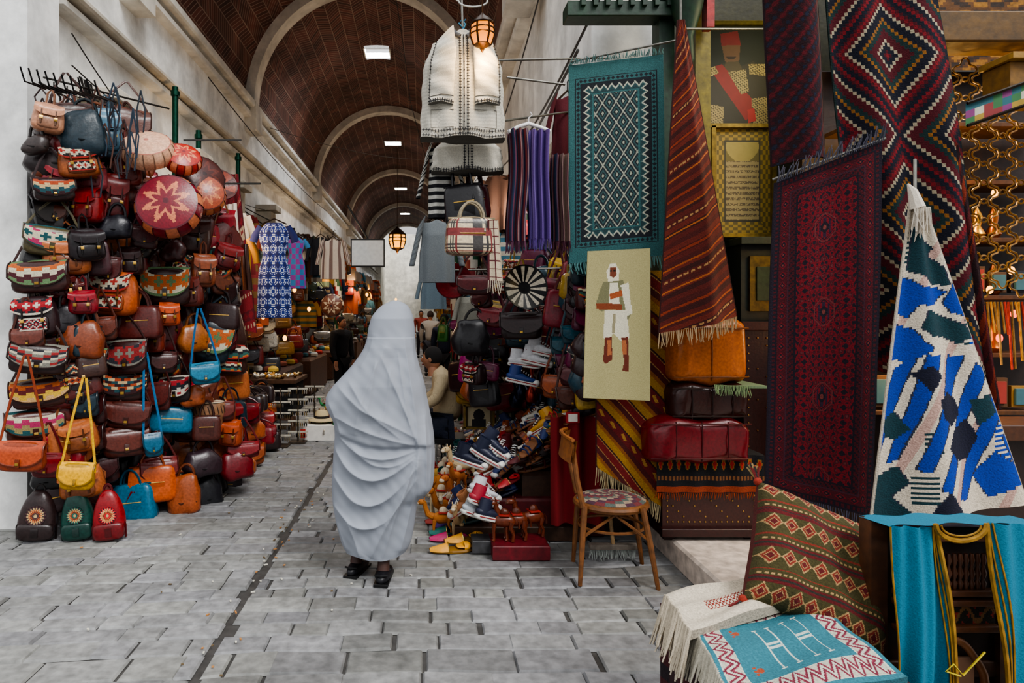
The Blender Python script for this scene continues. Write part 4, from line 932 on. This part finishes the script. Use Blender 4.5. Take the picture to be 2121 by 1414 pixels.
m=MB(('cloth',)); m.at(W(612,545,8.0)); dress(m,.22,.6,lambda u,v:(110,36,114) if sin(u*40)*sin(v*30)>0 else (42,96,138)); m.build('purple_print_dress',60)
hanggarm('striped_tunic',690,495,578,48,9.5,lambda u,v:(185,176,166) if int(u*24)%3 else (110,92,88),sl=.6); hanggarm('black_embroidered_tunic',664,490,570,40,10,lambda u,v:(180,170,150) if abs(cos(2*pi*u))<.12 else (30,30,36),sl=.6)
hanggarm('burgundy_dress',1175,200,330,60,4.6,lambda u,v:(82,17,29),sl=.5)
m=MB(('cloth','metal')); d=4.1
m.use('plain').tube([W(1052,274,d),W(1075,262,d),W(1095,256,d),W(1115,262,d),W(1140,272,d)],.012,(225,225,225),8); m.tube([W(1095,256,d),W(1095,244,d),W(1102,238,d),W(1098,232,d)],.004,(200,200,205),6)
def scarf(u0,u1,v0,v1,d,pal):
    m.use('cloth'); rr=random.Random(u0); seq=[rr.choice(pal) for _ in range(30)]
    f=lambda u,v:W(u0+(u1-u0)*u+4*sin(v*5)*(1 if u0<1090 else -.5),v0+(v1-v0)*v,d)+Vector((0,.022*sin(u*19)-.02,0))
    m.grid(f,60,40,lambda u,v:seq[int(u*30)%30]); m.grid(lambda u,v:f(u,v)+Vector((0,.08,0)),24,20,lambda u,v:seq[int(u*30)%30])
    fringe(m,[f(k/10,1) for k in range(11)],.07,pal[0],30,.01)
scarf(1052,1092,268,500,d,[(86,46,70),(56,40,78),(124,54,61),(46,61,86),(92,31,46),(130,110,110)]); scarf(1094,1138,270,495,d,[(82,60,124),(96,72,138),(70,48,110),(120,100,160)]); scarf(1143,1178,320,500,d+.15,[(76,32,50),(40,56,84),(124,70,82),(130,110,100)])
m.build('scarves_on_hanger',60)
def chk(u,v):
    a=int(u*64)%8;b=int(v*40)%8
    return (112,31,31) if a==4 or b==4 else (48,43,41) if a in(0,2) or b in(0,2) else (192,175,144)
bag(962,425,84,86,'t',(28,26,30),d=4.2,yaw=-.1,L=.18); bag(985,418,60,70,'t',(80,20,31),d=4.3,yaw=.3,L=.15)
m=MB(('leather',)); m.at(W(976,490,4.0),.1); tote(m,106*4/F,78*4/F,(190,173,142),cf=chk,L=.1); m.build('checked_handbag')
hang('checked_scarf',W(1012,455,3.95),W(1030,455,3.95),W(1012,580,3.95),W(1040,582,3.95),lambda u,v:(84,28,37) if int(v*60)%8==0 or int(u*10)%5==0 else (186,170,146),20,80,.008,1,bot=(180,170,150),mat='cloth')
RB=[(983,590,70,42,'s',(80,26,30),None,4.9),(1080,674,84,58,'s',(46,27,27),None,4.9),(1163,640,72,80,'t',(120,18,38),None,4.8),(1196,640,48,46,'s',(72,27,34),None,4.6),(1190,692,52,40,'s',(16,72,88),None,4.6),(1165,716,46,40,'s',(20,76,90),None,4.8),(1150,742,46,40,'s',(22,60,76),None,5.0),
(1190,775,60,46,'s',(86,26,30),None,4.6),(1182,822,56,50,'s',(84,42,30),None,4.6),(1150,800,50,50,'s',(156,75,36),None,4.9),(983,762,66,66,'t',(156,20,106),None,6.0),(1038,742,54,66,'t',(118,55,30),None,5.9),(1086,738,50,64,'t',(166,75,29),None,5.8),(980,714,60,34,'t',(170,156,128),None,6.1),
(966,812,44,48,'s',(205,155,20),None,6.2),(1012,802,66,44,'t',(50,25,25),None,5.9),(1130,700,50,60,'t',(134,29,36),None,5.2),(1150,600,40,50,'s',(110,29,46),None,5.0),(918,690,24,36,'t',(42,106,46),None,10),(1060,640,30,40,'s',(76,23,30),None,5.4),(1205,600,36,60,'t',(105,22,44),None,4.6)]
for b in RB: bag(*b,yaw=R.uniform(-.6,.1))
m=MB(('leather',))
for k in range(140):
    u=R.uniform(955,1230); v=R.uniform(540,840) if u>1040 else R.uniform(610,830); d=R.uniform(5.2,7.0)
    if (u-CX)*d/F>1.1: d=1.1*F/(u-CX)
    m.at(W(u,v,d),R.uniform(-.9,.2),0,R.uniform(-.2,.2)); s=5.2/F; w=R.uniform(42,80)*s
    R.choice([saddle,tote,backpack,slouch])(m,w,w*R.uniform(.6,1),R.choice([(68,26,28),(118,29,38),(46,25,27),(156,77,36),(92,44,32),(26,60,74),(165,132,44),(32,30,34),(98,22,60)]),pat=R.choice([None]*6+['a','e']),seed=k)
m.build('leather_bags_hanging_stock',45)
m=MB(('metal',))
for (a,b) in ((W(880,128,4.1),W(1260,120,4.5)),(W(1045,250,4.1),W(1190,230,4.6)),(W(1050,160,4.3),W(1170,175,4.4)),(W(1180,128,4.24),W(1420,80,4.1)),(W(1420,60,4.0),W(1600,60,4.4)),(W(900,560,5),W(1180,555,5)),(W(955,-40,4),W(958,56,4)),(W(1410,-20,4),W(1410,56,4)),(W(1560,-55,3.35),W(1990,-55,3.2)),(W(1895,330,2.9),W(1895,430,2.86)),(W(1600,372,3.32),W(1835,286,3.12))): m.tube([a,b],.007,(120,118,112),8)
m.tube([W(945,0,3.9)]+[W(980+30*cos(q),2+12*sin(q),3.9) for q in [pi-.3*k for k in range(12)]],.006,(180,180,175),6)
m.use('plain').tube([W(958,56,4),W(950,48,4),W(956,42,4),W(964,50,4),W(958,64,4)],.005,(60,130,160),6)
m.build('iron_hanging_rods')
def lantern(name,u,v,hpx,d,ch,col=(255,190,60),fr=(60,36,16)):
    m=MB(('glow','brass')); h=hpx*d/F; r=h*.3; m.at(W(u,v,d))
    m.use('glow').lathe([(r*.72,-h*.3),(r,-h*.05),(r*.95,h*.2)],col,6)
    m.use('brass').lathe([(.002,-h*.5),(r*.12,-h*.46),(r*.2,-h*.4),(r*.76,-h*.32),(r*.74,-h*.29)],fr,6); m.lathe([(r*1.05,h*.18),(r*1.08,h*.22),(r*.6,h*.36),(r*.2,h*.45),(r*.1,h*.5)],fr,12)
    for k in range(6):
        a=2*pi*k/6; m.tube([(r*.74*cos(a),r*.74*sin(a),-h*.3),(r*1.02*cos(a),r*1.02*sin(a),-h*.05),(r*.97*cos(a),r*.97*sin(a),h*.2)],r*.09,fr,5)
    for zz,rr_ in((-.05,1.02),(.08,.99)): m.tube([(r*rr_*cos(.2618*k),r*rr_*sin(.2618*k),h*zz) for k in range(25)],r*.07,fr,5)
    m.tube([(0,0,h*.5),(0,0,h*.5+ch)],.004,fr,5); m.build(name)
    L=bpy.data.lights.new('bulb','POINT'); L.energy=4; L.color=(1,.65,.3); L.shadow_soft_size=.05; o=bpy.data.objects.new('lantern_bulb',L); o.location=W(u,v+hpx*.75,d)+Vector((0,-.05,0)); bpy.context.collection.objects.link(o)
lantern('brass_lantern',999,68,82,3.85,.25,(170,95,20)); lantern('yellow_lantern',823,497,56,8.6,1.0,(220,140,20))
m=MB(('plain','metal')); a=W(727,495,10);b=W(797,553,10); m.box(((a.x+b.x)/2,10,(a.z+b.z)/2),(b.x-a.x,.06,a.z-b.z),(40,42,44)); m.box(((a.x+b.x)/2,9.965,(a.z+b.z)/2),((b.x-a.x)*.93,.01,(a.z-b.z)*.9),(245,252,254)); m.use('metal').tube([((a.x+b.x)/2,10,a.z),((a.x+b.x)/2-.3,10,a.z+.5)],.015,(60,60,60),6); m.build('hanging_display_screen')
# ------------------------------------------------------------------ shoe stand
m=MB(('cloth','wood'))
for k in range(5): m.use('wood').box((.32+k*.19+.35,6.3,(.1+k*.17)/2),(.9-k*.1,3.4-k*.15,.1+k*.17),(86,18,25) if k%2 else (68,45,32))
m.use('cloth').grid(lambda u,v:(.86+.36*u,4.55-.04*sin(u*16)-.02*v,.86-v*.72),40,24,(116,9,18)); m.use('wood').box((.62,4.36,.05),(.36,.26,.09),(98,13,25)); m.box((.42,4.42,.05),(.2,.16,.08),(64,64,66)); m.use('plain').box((1.0,4.5,.86),(.09,.01,.07),(156,22,29)); m.box((1.0,4.493,.86),(.06,.01,.05),(220,215,205))
m.build('shoe_display_stand')
def slipper(m,c):
    m.use('shoe'); m.sq((0,0,.012),(.085,.25,.024),sh(c,.6),.5,.8,18,6,lambda x,y,z:(x*(1-.35*max(0,-y/.12)),y,z))
    m.grid(lambda u,v:(.041*(2*u-1)*(1-.62*max(0,(v-.35)/.65)**1.6),-.02-.105*v,.014+.042*sin(pi*u)**.7*(1-.62*v)),14,10,c); m.sq((0,.07,.035),(.08,.09,.04),c,.8,.7,12,6,lambda x,y,z:(x,y,z*(.3 if y<0 else 1)))
    m.use('brass').tube([(.041*(2*k/8-1),-.02,.016+.042*sin(pi*k/8)**.7) for k in range(9)],.003,(220,200,120),4)
def sneaker(m,c,h=.09):
    m.use('shoe'); m.sq((0,0,.016),(.095,.28,.034),(200,199,193),.35,.7,20,6)
    m.sq((0,.01,.05),(.084,.255,.07),c,.8,.75,20,10,lambda x,y,z:(x,y,z*(1.0 if y>-.03 else .62)))
    m.lathe([(.04,0),(.038,h*.6),(.036,h),(.030,h),(.028,h*.5)],c,14,(0,.07,.055),1,1.35); m.sq((0,-.115,.035),(.08,.06,.05),(200,199,193),.9,.8,12,6)
    m.tube([(-.0475,-.12,.022),(-.049,0,.022),(-.046,.12,.022)],.0035,(150,26,30),4); m.tube([(.0475,-.12,.022),(.049,0,.022),(.046,.12,.022)],.0035,(150,26,30),4)
    for k in range(5): m.tube([(-.022,-.06+k*.02,.074+k*.009),(0,-.062+k*.02,.082+k*.009),(.022,-.06+k*.02,.074+k*.009)],.0045,(210,210,206),4)
def sandal(m,c):
    m.use('shoe'); m.sq((0,0,.012),(.088,.25,.022),(120,75,44),.4,.8,18,6)
    for y in(-.07,-.03): m.tube([(-.04,y,.015),(-.02,y,.05),(.02,y,.05),(.04,y,.015)],.011,c,6,.5)
    m.tube([(-.038,.07,.015),(-.03,.08,.06),(.03,.08,.06),(.038,.07,.015)],.008,c,6)
m=MB(('shoe',))
CO=[(160,27,35),(184,132,35),(27,82,82),(150,42,92),(116,53,29),(46,30,30),(196,190,178),(160,80,36),(92,22,29),(29,46,95),(174,118,80),(40,34,34),(110,60,36)]
for k in range(5):
    z=.1+k*.17; xf=.32+k*.19+.35-(.9-k*.1)/2
    for j in range(30):
        yy=4.68+j*.108+k*.06
        m.at((xf+.1,yy,z+.004),-1.45+R.uniform(-.15,.15),R.uniform(.0,.35)); 
        R.choice([slipper,slipper,sandal,sneaker])(m,R.choice(CO))
for q in range(230): # heap spilling towards the street
    a=R.random()**.9; m.at((.2+.85*a+R.uniform(-.05,.05),R.uniform(4.6,6.2),.05+.74*a+R.uniform(0,.1)),R.uniform(-2.4,-.4),R.uniform(.1,.7),R.uniform(-.2,.2),R.uniform(.75,.95)); R.choice([slipper,slipper,sandal,sandal,sneaker])(m,R.choice(CO))
m.build('assorted_shoes')
def place(name,fn,u,v,d,rz,c,rx=0,z=None,sc=1):
    m=MB(('shoe',)); p=W(u,v,d); 
    if z is not None: p.z=z
    m.at(p,rz,rx,sc=sc); fn(m,c); m.build(name)
for (u,v,d,rz,c,z) in ((935,1142,4.4,1.95,(215,150,36),.0),(963,1118,4.5,1.8,(205,145,40),.03),(930,1095,4.75,1.9,(20,98,88),0),(938,1080,4.9,1.9,(70,28,120),0),(932,1108,4.62,1.9,(170,32,92),0),(920,1065,5.0,1.9,(152,42,27),0)): place('babouche_slipper',slipper,u,v,d,-rz+.5,c,z=z,sc=1.15)
for (u,v,d,rz,c,rx) in ((972,962,4.5,1.2,(24,29,49),.25),(1005,952,4.48,1.3,(25,31,53),.5),(1018,932,4.55,1.4,(31,36,59),.6),(1000,1050,4.4,1.9,(152,32,50),.4),(1015,1078,4.35,2.0,(27,31,53),.3),(985,1072,4.42,2.0,(172,177,183),.4),(1110,755,5.0,1.2,(200,200,203),.2),(1085,760,5.05,1.3,(200,200,203),.1),(1120,735,5.0,1.2,(200,200,203),.2),(1080,795,5.0,1.4,(34,58,118),.2),(1000,1030,4.5,1.9,(200,200,205),.4)): place('canvas_sneaker',sneaker,u,v,d,rz,c,rx,sc=.9)
def camel(m,s,c,c2=(200,184,158)):
    m.use('cloth'); m.sq((0,0,.2*s),(.12*s,.26*s,.13*s),c,.9,.9,16,10); m.sq((0,.01*s,.28*s),(.07*s,.1*s,.1*s),c2,1,1,10,8)
    m.tube([(0,-.11*s,.21*s),(0,-.17*s,.24*s),(0,-.2*s,.32*s),(0,-.21*s,.37*s)],[.045*s,.035*s,.028*s,.028*s],c,9); m.sq((0,-.245*s,.38*s),(.06*s,.11*s,.06*s),c,.9,.9,12,8,lambda x,y,z:(x*(1+y*2),y,z)); m.sq((0,-.285*s,.37*s),(.05*s,.05*s,.04*s),c2,1,1,8,6)
    for a in(-1,1):
        m.sq((a*.028*s,-.21*s,.415*s),(.016*s,.014*s,.035*s),c,1,1,6,5); m.sq((a*.025*s,-.27*s,.395*s),(.01*s,.01*s,.01*s),(15,15,15),1,1,6,4)
        m.tube([(a*.04*s,-.09*s,.18*s),(a*.042*s,-.1*s,.1*s),(a*.042*s,-.095*s,.02*s),(a*.042*s,-.105*s,0)],[.026*s,.017*s,.014*s,.02*s],c,7)
        m.tube([(a*.04*s,.09*s,.2*s),(a*.044*s,.075*s,.13*s),(a*.044*s,.105*s,.07*s),(a*.044*s,.095*s,0)],[.032*s,.02*s,.014*s,.018*s],c,7)
    m.tube([(0,.13*s,.22*s),(0,.16*s,.18*s),(0,.16*s,.12*s)],[.01*s,.007*s,.012*s],c2,5); m.use('rug').box((0,.01*s,.265*s),(.125*s,.11*s,.012*s),(156,42,35))
for (x,yy,z,s,rz,c) in ((.2,4.95,0,.75,1.2,(174,106,46)),(.3,5.2,0,.85,1.0,(162,88,38)),(.14,5.25,0,.7,2.0,(195,175,140)),(.18,5.6,0,.85,1.5,(172,106,46)),(.26,4.7,0,.65,.6,(190,162,122)),(.2,6.1,0,.8,1.1,(170,46,36)),(.16,5.9,0,.8,1.4,(190,147,70)),(.26,4.85,.27,.6,.8,(172,100,46)),(.32,5.1,.28,.7,1.3,(195,170,130)),(.14,4.75,0,.6,1.9,(166,101,42)),(.13,5.0,.0,.6,.3,(198,184,156))):
    m=MB(('cloth',)); m.at((x,yy,z),-rz+.3); camel(m,s,c); m.build('plush_camel')
for (x,yy,z,rz) in ((.6,4.36,.1,-1.5),(.72,4.42,.1,-1.3),(.52,4.34,.1,-1.7)):
    m=MB(('leather',)); m.at((x,yy,z),rz); camel(m,.62,(100,44,22),(84,37,20)); m.mats=['leather','leather']; m.build('wooden_camel_figurine')
def sil(u,v): 
    a=(u-.5)*2;b=(v-.45)*2; return (20,20,22) if a*a*3+b*b*1.6<.45 or (v>.62 and abs(a)<.5) else (170,158,127) if .12<u<.88 and .08<v<.92 else (84,70,37)
frame('framed_print',962,838,1022,886,5.9,sil,50,50,(120,97,46),.02)
frame('framed_print',1030,845,1062,880,5.8,lambda u,v:(175,165,138) if (u-.5)**2+(v-.5)**2>.08 else (60,60,60),20,20,(60,60,50),.02)
def hookah(m,c,s=1): m.use('brass').lathe([(.05*s,0),(.06*s,.03*s),(.07*s,.08*s),(.04*s,.14*s),(.018*s,.17*s),(.03*s,.22*s),(.012*s,.26*s),(.025*s,.32*s),(.012*s,.36*s),(.035*s,.4*s),(.03*s,.42*s)],c,14)
m=MB(('brass',))
for k in range(18): m.at((R.uniform(.6,1.15),R.uniform(5.2,6.2),.78+R.uniform(0,.1))); hookah(m,R.choice([(60,110,90),(40,44,60),(190,150,70),(50,50,54),(150,60,50)]),R.uniform(.6,.9))
m.build('hookah_pipes')
# ------------------------------------------------------------------ mid-left stalls
m=MB(('cloth','wood','metal','glow','plain'))
a=W(497,790,8.9);b=W(606,862,8.9)
m.use('wood').box(((a.x+b.x)/2,9.3,.66),(b.x-a.x+.1,.9,.05),(80,54,36)); m.use('cloth').box(((a.x+b.x)/2,9.3,.42),(b.x-a.x,.8,.46),(14,14,18))
for x in(a.x,b.x): m.use('wood').box((x,8.95,.1),(.06,.06,.2),(100,72,54))
m.box(((a.x+b.x)/2,9.0,.16),(b.x-a.x,.1,.04),(110,82,64)); m.use('brass')
for k in range(60): m.sq((R.uniform(a.x,b.x),R.uniform(8.95,9.6),.71),(.05,.05,.05),R.choice([(220,200,150),(190,140,70),(120,90,60),(230,230,220)]),1,1,6,5)
m.build('jewellery_table')
m=MB(('brass','wood','glow'))
for r in range(4):
    for c in range(26):
        x=-3.0+c*.035; z=1.75-r*.28; l=R.uniform(.1,.22); m.use('brass').tube([(x,8.1+r*.05,z),(x+.008,8.08+r*.05,z-l)],.008,R.choice([(230,180,80),(200,120,50),(190,190,180),(160,60,50),(240,210,130)]),5)
    m.use('wood').box((-2.55,8.15+r*.05,1.77-r*.28),(.95,.03,.03),(120,90,60))
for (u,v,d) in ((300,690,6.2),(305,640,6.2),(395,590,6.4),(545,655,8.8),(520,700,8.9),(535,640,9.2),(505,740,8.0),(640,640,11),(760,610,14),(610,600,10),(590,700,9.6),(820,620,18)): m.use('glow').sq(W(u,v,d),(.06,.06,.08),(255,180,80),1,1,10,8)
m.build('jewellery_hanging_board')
m=MB(('brass','wood'))
for k in range(3):
    x,yy=-1.66+k*.16,7.9+k*.25; m.use('wood').box((x,yy,.01),(.2,.2,.02),(60,50,40)); m.tube([(x,yy,0),(x,yy,.68)],.012,(60,50,40),6)
    for r in range(5):
        m.box((x,yy,.65-r*.13),(.24,.02,.02),(190,185,170))
        for q in range(10): m.use('brass').sq((x-.11+q*.024,yy-.02,.61-r*.13),(.016,.016,.05),R.choice([(230,225,215),(180,160,120),(60,60,60)]),1,1,6,5)
        m.use('wood')
m.build('bead_display_stands')
m=MB(('cloth','plain')); m.use('plain').box((-1.2,6.9+1.5,.1),(.5,.35,.2),(225,222,215)); m.box((-1.45,8.2,.1),(.06,.02,.1),(200,50,40)); m.at((-1.25,8.4,.24)); m.use('cloth').lathe([(.001,.12),(.06,.12),(.085,.08),(.09,.02),(.17,.0),(.17,-.01)],(210,190,148),24); m.lathe([(.088,.05),(.092,.02)],(40,36,34),24); m.build('straw_hat_on_box')
m=MB(('cloth',))
for k in range(44): m.at((R.uniform(-1.3,-.95),R.uniform(8.0,10),R.uniform(.0,.32)),R.uniform(0,6)); camel(m,R.uniform(.3,.5),R.choice([(210,172,54),(180,54,46),(54,136,82),(200,109,46),(215,210,200),(172,54,118)]))
m.build('plush_toy_pile')
m=MB(('wood','cloth')); m.at(W(432,868,5.6)); m.lathe([(.0,.14),(.13,.14),(.14,.12),(.14,.06),(.11,-.05),(.09,-.16),(.0,-.16)],(140,100,70),24); m.use('cloth').lathe([(.0,.145),(.128,.145)],(205,188,160),24)
for k in range(24): a=2*pi*k/24; m.tube([(.142*cos(a),.142*sin(a),.12),(.142*cos(a+.13),.142*sin(a+.13),.06)],.004,(60,40,30),4)
m.build('hand_drum')
m=MB(('leather',))
for k in range(70): 
    x,yy=R.uniform(-2.35,-1.72),R.uniform(6.3,8.0); m.at((x,yy,R.uniform(.08,.7)),R.uniform(-.3,1)); R.choice([saddle,tote,slouch])(m,R.uniform(.25,.34),R.uniform(.16,.24),R.choice([(114,16,27),(84,22,26),(146,42,42),(68,30,30),(155,78,40),(40,27,27)]),L=.06,seed=k)
m.build('leather_bag_pile')
hang('leather_belts_bundle',W(462,505,6.0),W(512,505,6.0),W(458,600,6.0),W(520,600,6.0),lambda u,v:[(118,62,35),(84,40,26),(54,28,20)][int(u*12)%3],24,20,.03,5,mat='leather'); hang('belt_bunch',W(395,560,5.9),W(440,560,5.9),W(390,700,5.9),W(445,720,5.9),lambda u,v:[(158,75,31),(100,44,26),(70,30,22)][int(u*14)%3],28,30,.03,5,mat='leather')
def street(side,y0,y1,name,n,zlo=.2,zhi=2.9):
    g=MB(('cloth',)); 
    cols=[(92,29,29),(165,147,120),(46,53,84),(120,84,42),(160,116,40),(44,44,48),(132,44,44),(70,84,70),(188,182,170),(84,53,36),(44,84,101),(150,70,36),(60,60,64),(140,134,124)]
    for i in range(n):
        t=R.random()**1.4; yy=y0+(y1-y0)*t; x=(-2.85+R.random()*.7) if side<0 else (.75+R.random()*.4)
        z=R.uniform(zlo,zhi); c=R.choice(cols); c2=R.choice(cols); k=R.random()
        if z>1.5 and k<.6:
            g.at((x,yy,z),R.uniform(-.5,.9)*(1 if side<0 else -1)); f=int(R.choice([1,6,9])); 
            w=R.uniform(.3,.5);h=R.uniform(.45,.8)
            g.use('cloth'); g.grid(lambda u,v:((u-.5)*w*(.6 if v<.1 else 1),.03*sin(u*14)*(.3+v)-.02,h*(.5-v)-(.06*abs(u-.5) if v<.1 else 0)),12,18,(lambda u,v:c if int(v*f)%2==0 else c2)); g.grid(lambda u,v:((u-.5)*w*(.6 if v<.1 else 1),.04+.02*sin(u*14),h*(.5-v)),6,5,c)
            for s in(-1,1): g.tube([(s*w*.42,0,h*.42),(s*w*.6,0,h*.15),(s*w*.64,0,-h*.08)],[w*.12,w*.1,w*.08],c,6,.5)
        elif z>.9:
            g.at((x,yy,z),R.uniform(0,.8)*(1 if side<0 else -1)); R.choice([saddle,tote])(g,R.uniform(.25,.36),R.uniform(.2,.3),R.choice(cols),seed=i)
        else:
            g.at((x,yy,z),R.uniform(0,.8)); g.use('plain'); k2=R.random()
            if k2<.4: g.lathe([(.0,.1),(.1,.1),(.12,.05),(.08,-.05),(.1,-.1),(0,-.1)],c,10)
            elif k2<.7: g.use('leather'); tote(g,.28,.22,c)
            else: slipper(g,c)
    g.build(name,50)
street(-1,9.6,34,'hanging_street_goods',380); street(1,7.6,34,'hanging_street_goods',260)
street(-1,7.0,9.8,'hanging_souvenirs',90,1.3,2.5)
m=MB(('wood','cloth'))
for s,x in((-1,-2.45),(1,.9)):
    for k in range(8):
        yy=10.8+k*3.0; m.use('wood').box((x,yy,.35),(.7 if s<0 else .6,2.2,.7),R.choice([(92,59,40),(64,37,31),(118,82,54)])); m.use('cloth')
        for q in range(24): m.sq((x+R.uniform(-.3,.3),yy+R.uniform(-1,1),.74),(.16,.16,.1),R.choice([(180,54,46),(200,164,72),(54,100,110),(110,54,36),(205,200,190)]),.8,.8,8,5)
m.build('street_display_tables')
m=MB(('cloth','wood'))
for (yy,x,c) in ((12,.8,(27,100,64)),(18,.8,(36,82,64)),(26,.8,(165,55,46)),(10.5,-2.4,(50,46,44)),(14,-2.4,(60,56,50)),(20,-2.4,(110,92,74)),(28,-2.4,(84,55,46))): m.grid(lambda u,v:(x+(u-.5)*.8,yy+.1*u,2.9-.35*v),8,4,c); m.grid(lambda u,v:(x+(-.4 if x>0 else .4),yy+u*2.2,2.85-.3*v+.02*sin(u*40)),40,3,c)
m.build('shop_awnings')
m=MB(('plain',))
for (x,yy) in((.62,8.2),(.5,9.9),(-2.0,16)): m.lathe([(.09,k*.1) for k in range(26)],lambda u,v:[(118,20,27),(188,182,170),(20,70,44)][int(u*6+v*14)%3],18,(x,yy,0)); m.box((x,yy,2.6),(.28,.28,.2),(215,208,190))
m.build('striped_pillars')
# ------------------------------------------------------------------ lights, world, camera
def pt(x,yy,z,e,c=(1,.72,.45),r=.12):
    L=bpy.data.lights.new('shop_bulb','POINT'); L.energy=e;L.color=c;L.shadow_soft_size=r; o=bpy.data.objects.new('shop_bulb',L); o.location=(x,yy,z); bpy.context.collection.objects.link(o)
pt(-2.2,7.4,2.4,32,(1,.66,.34));pt(-2.4,8.5,1.9,46,(1,.64,.3));pt(-2.2,11.0,2.3,40);pt(-2.0,15,2.4,36);pt(-2.0,20,2.4,36);pt(-2.0,27,2.4,36);pt(1.0,7.4,2.7,16,(1,.95,.88));pt(.7,11,2.4,26,(1,.85,.7));pt(.5,15.5,2.4,26);pt(.5,22,2.4,30);pt(.5,30,2.4,30)
pt(3.0,3.9,2.4,20,(1,.66,.25));pt(3.0,3.95,1.4,14,(1,.6,.25));pt(2.6,4.1,3.4,12,(1,.85,.45))
w=bpy.data.worlds.new('overcast_sky'); bpy.context.scene.world=w; w.use_nodes=True; n=w.node_tree.nodes;l=w.node_tree.links
bg=n['Background']; tc=n.new('ShaderNodeTexCoord'); sp=n.new('ShaderNodeSeparateXYZ'); cr=n.new('ShaderNodeValToRGB'); l.new(tc.outputs['Generated'],sp.inputs[0]); l.new(sp.outputs['Z'],cr.inputs[0]); l.new(cr.outputs[0],bg.inputs['Color'])
cr.color_ramp.elements[0].color=(.30,.30,.30,1); cr.color_ramp.elements[1].color=(.96,.98,1,1); cr.color_ramp.elements[1].position=.45; bg.inputs['Strength'].default_value=1.1
L=bpy.data.lights.new('sky_glow','SUN'); L.energy=2.0; L.angle=radians(22); L.color=(1,.99,.97); o=bpy.data.objects.new('hazy_sun',L); o.rotation_euler=(radians(42),0,radians(34)); bpy.context.collection.objects.link(o)
cam=bpy.data.cameras.new('camera'); co=bpy.data.objects.new('camera',cam); bpy.context.collection.objects.link(co)
co.location=(0,0,EYE); co.rotation_euler=(pi/2,0,0); cam.sensor_width=36; cam.lens=36*F/2121; cam.shift_x=(1060.5-CX)/2121; cam.shift_y=-(707-CY)/2121; cam.clip_start=.05
bpy.context.scene.camera=co
bpy.context.scene.view_settings.view_transform='AgX'
try: bpy.context.scene.view_settings.look='AgX - Medium High Contrast'
except Exception: pass
bpy.context.scene.view_settings.exposure=.4
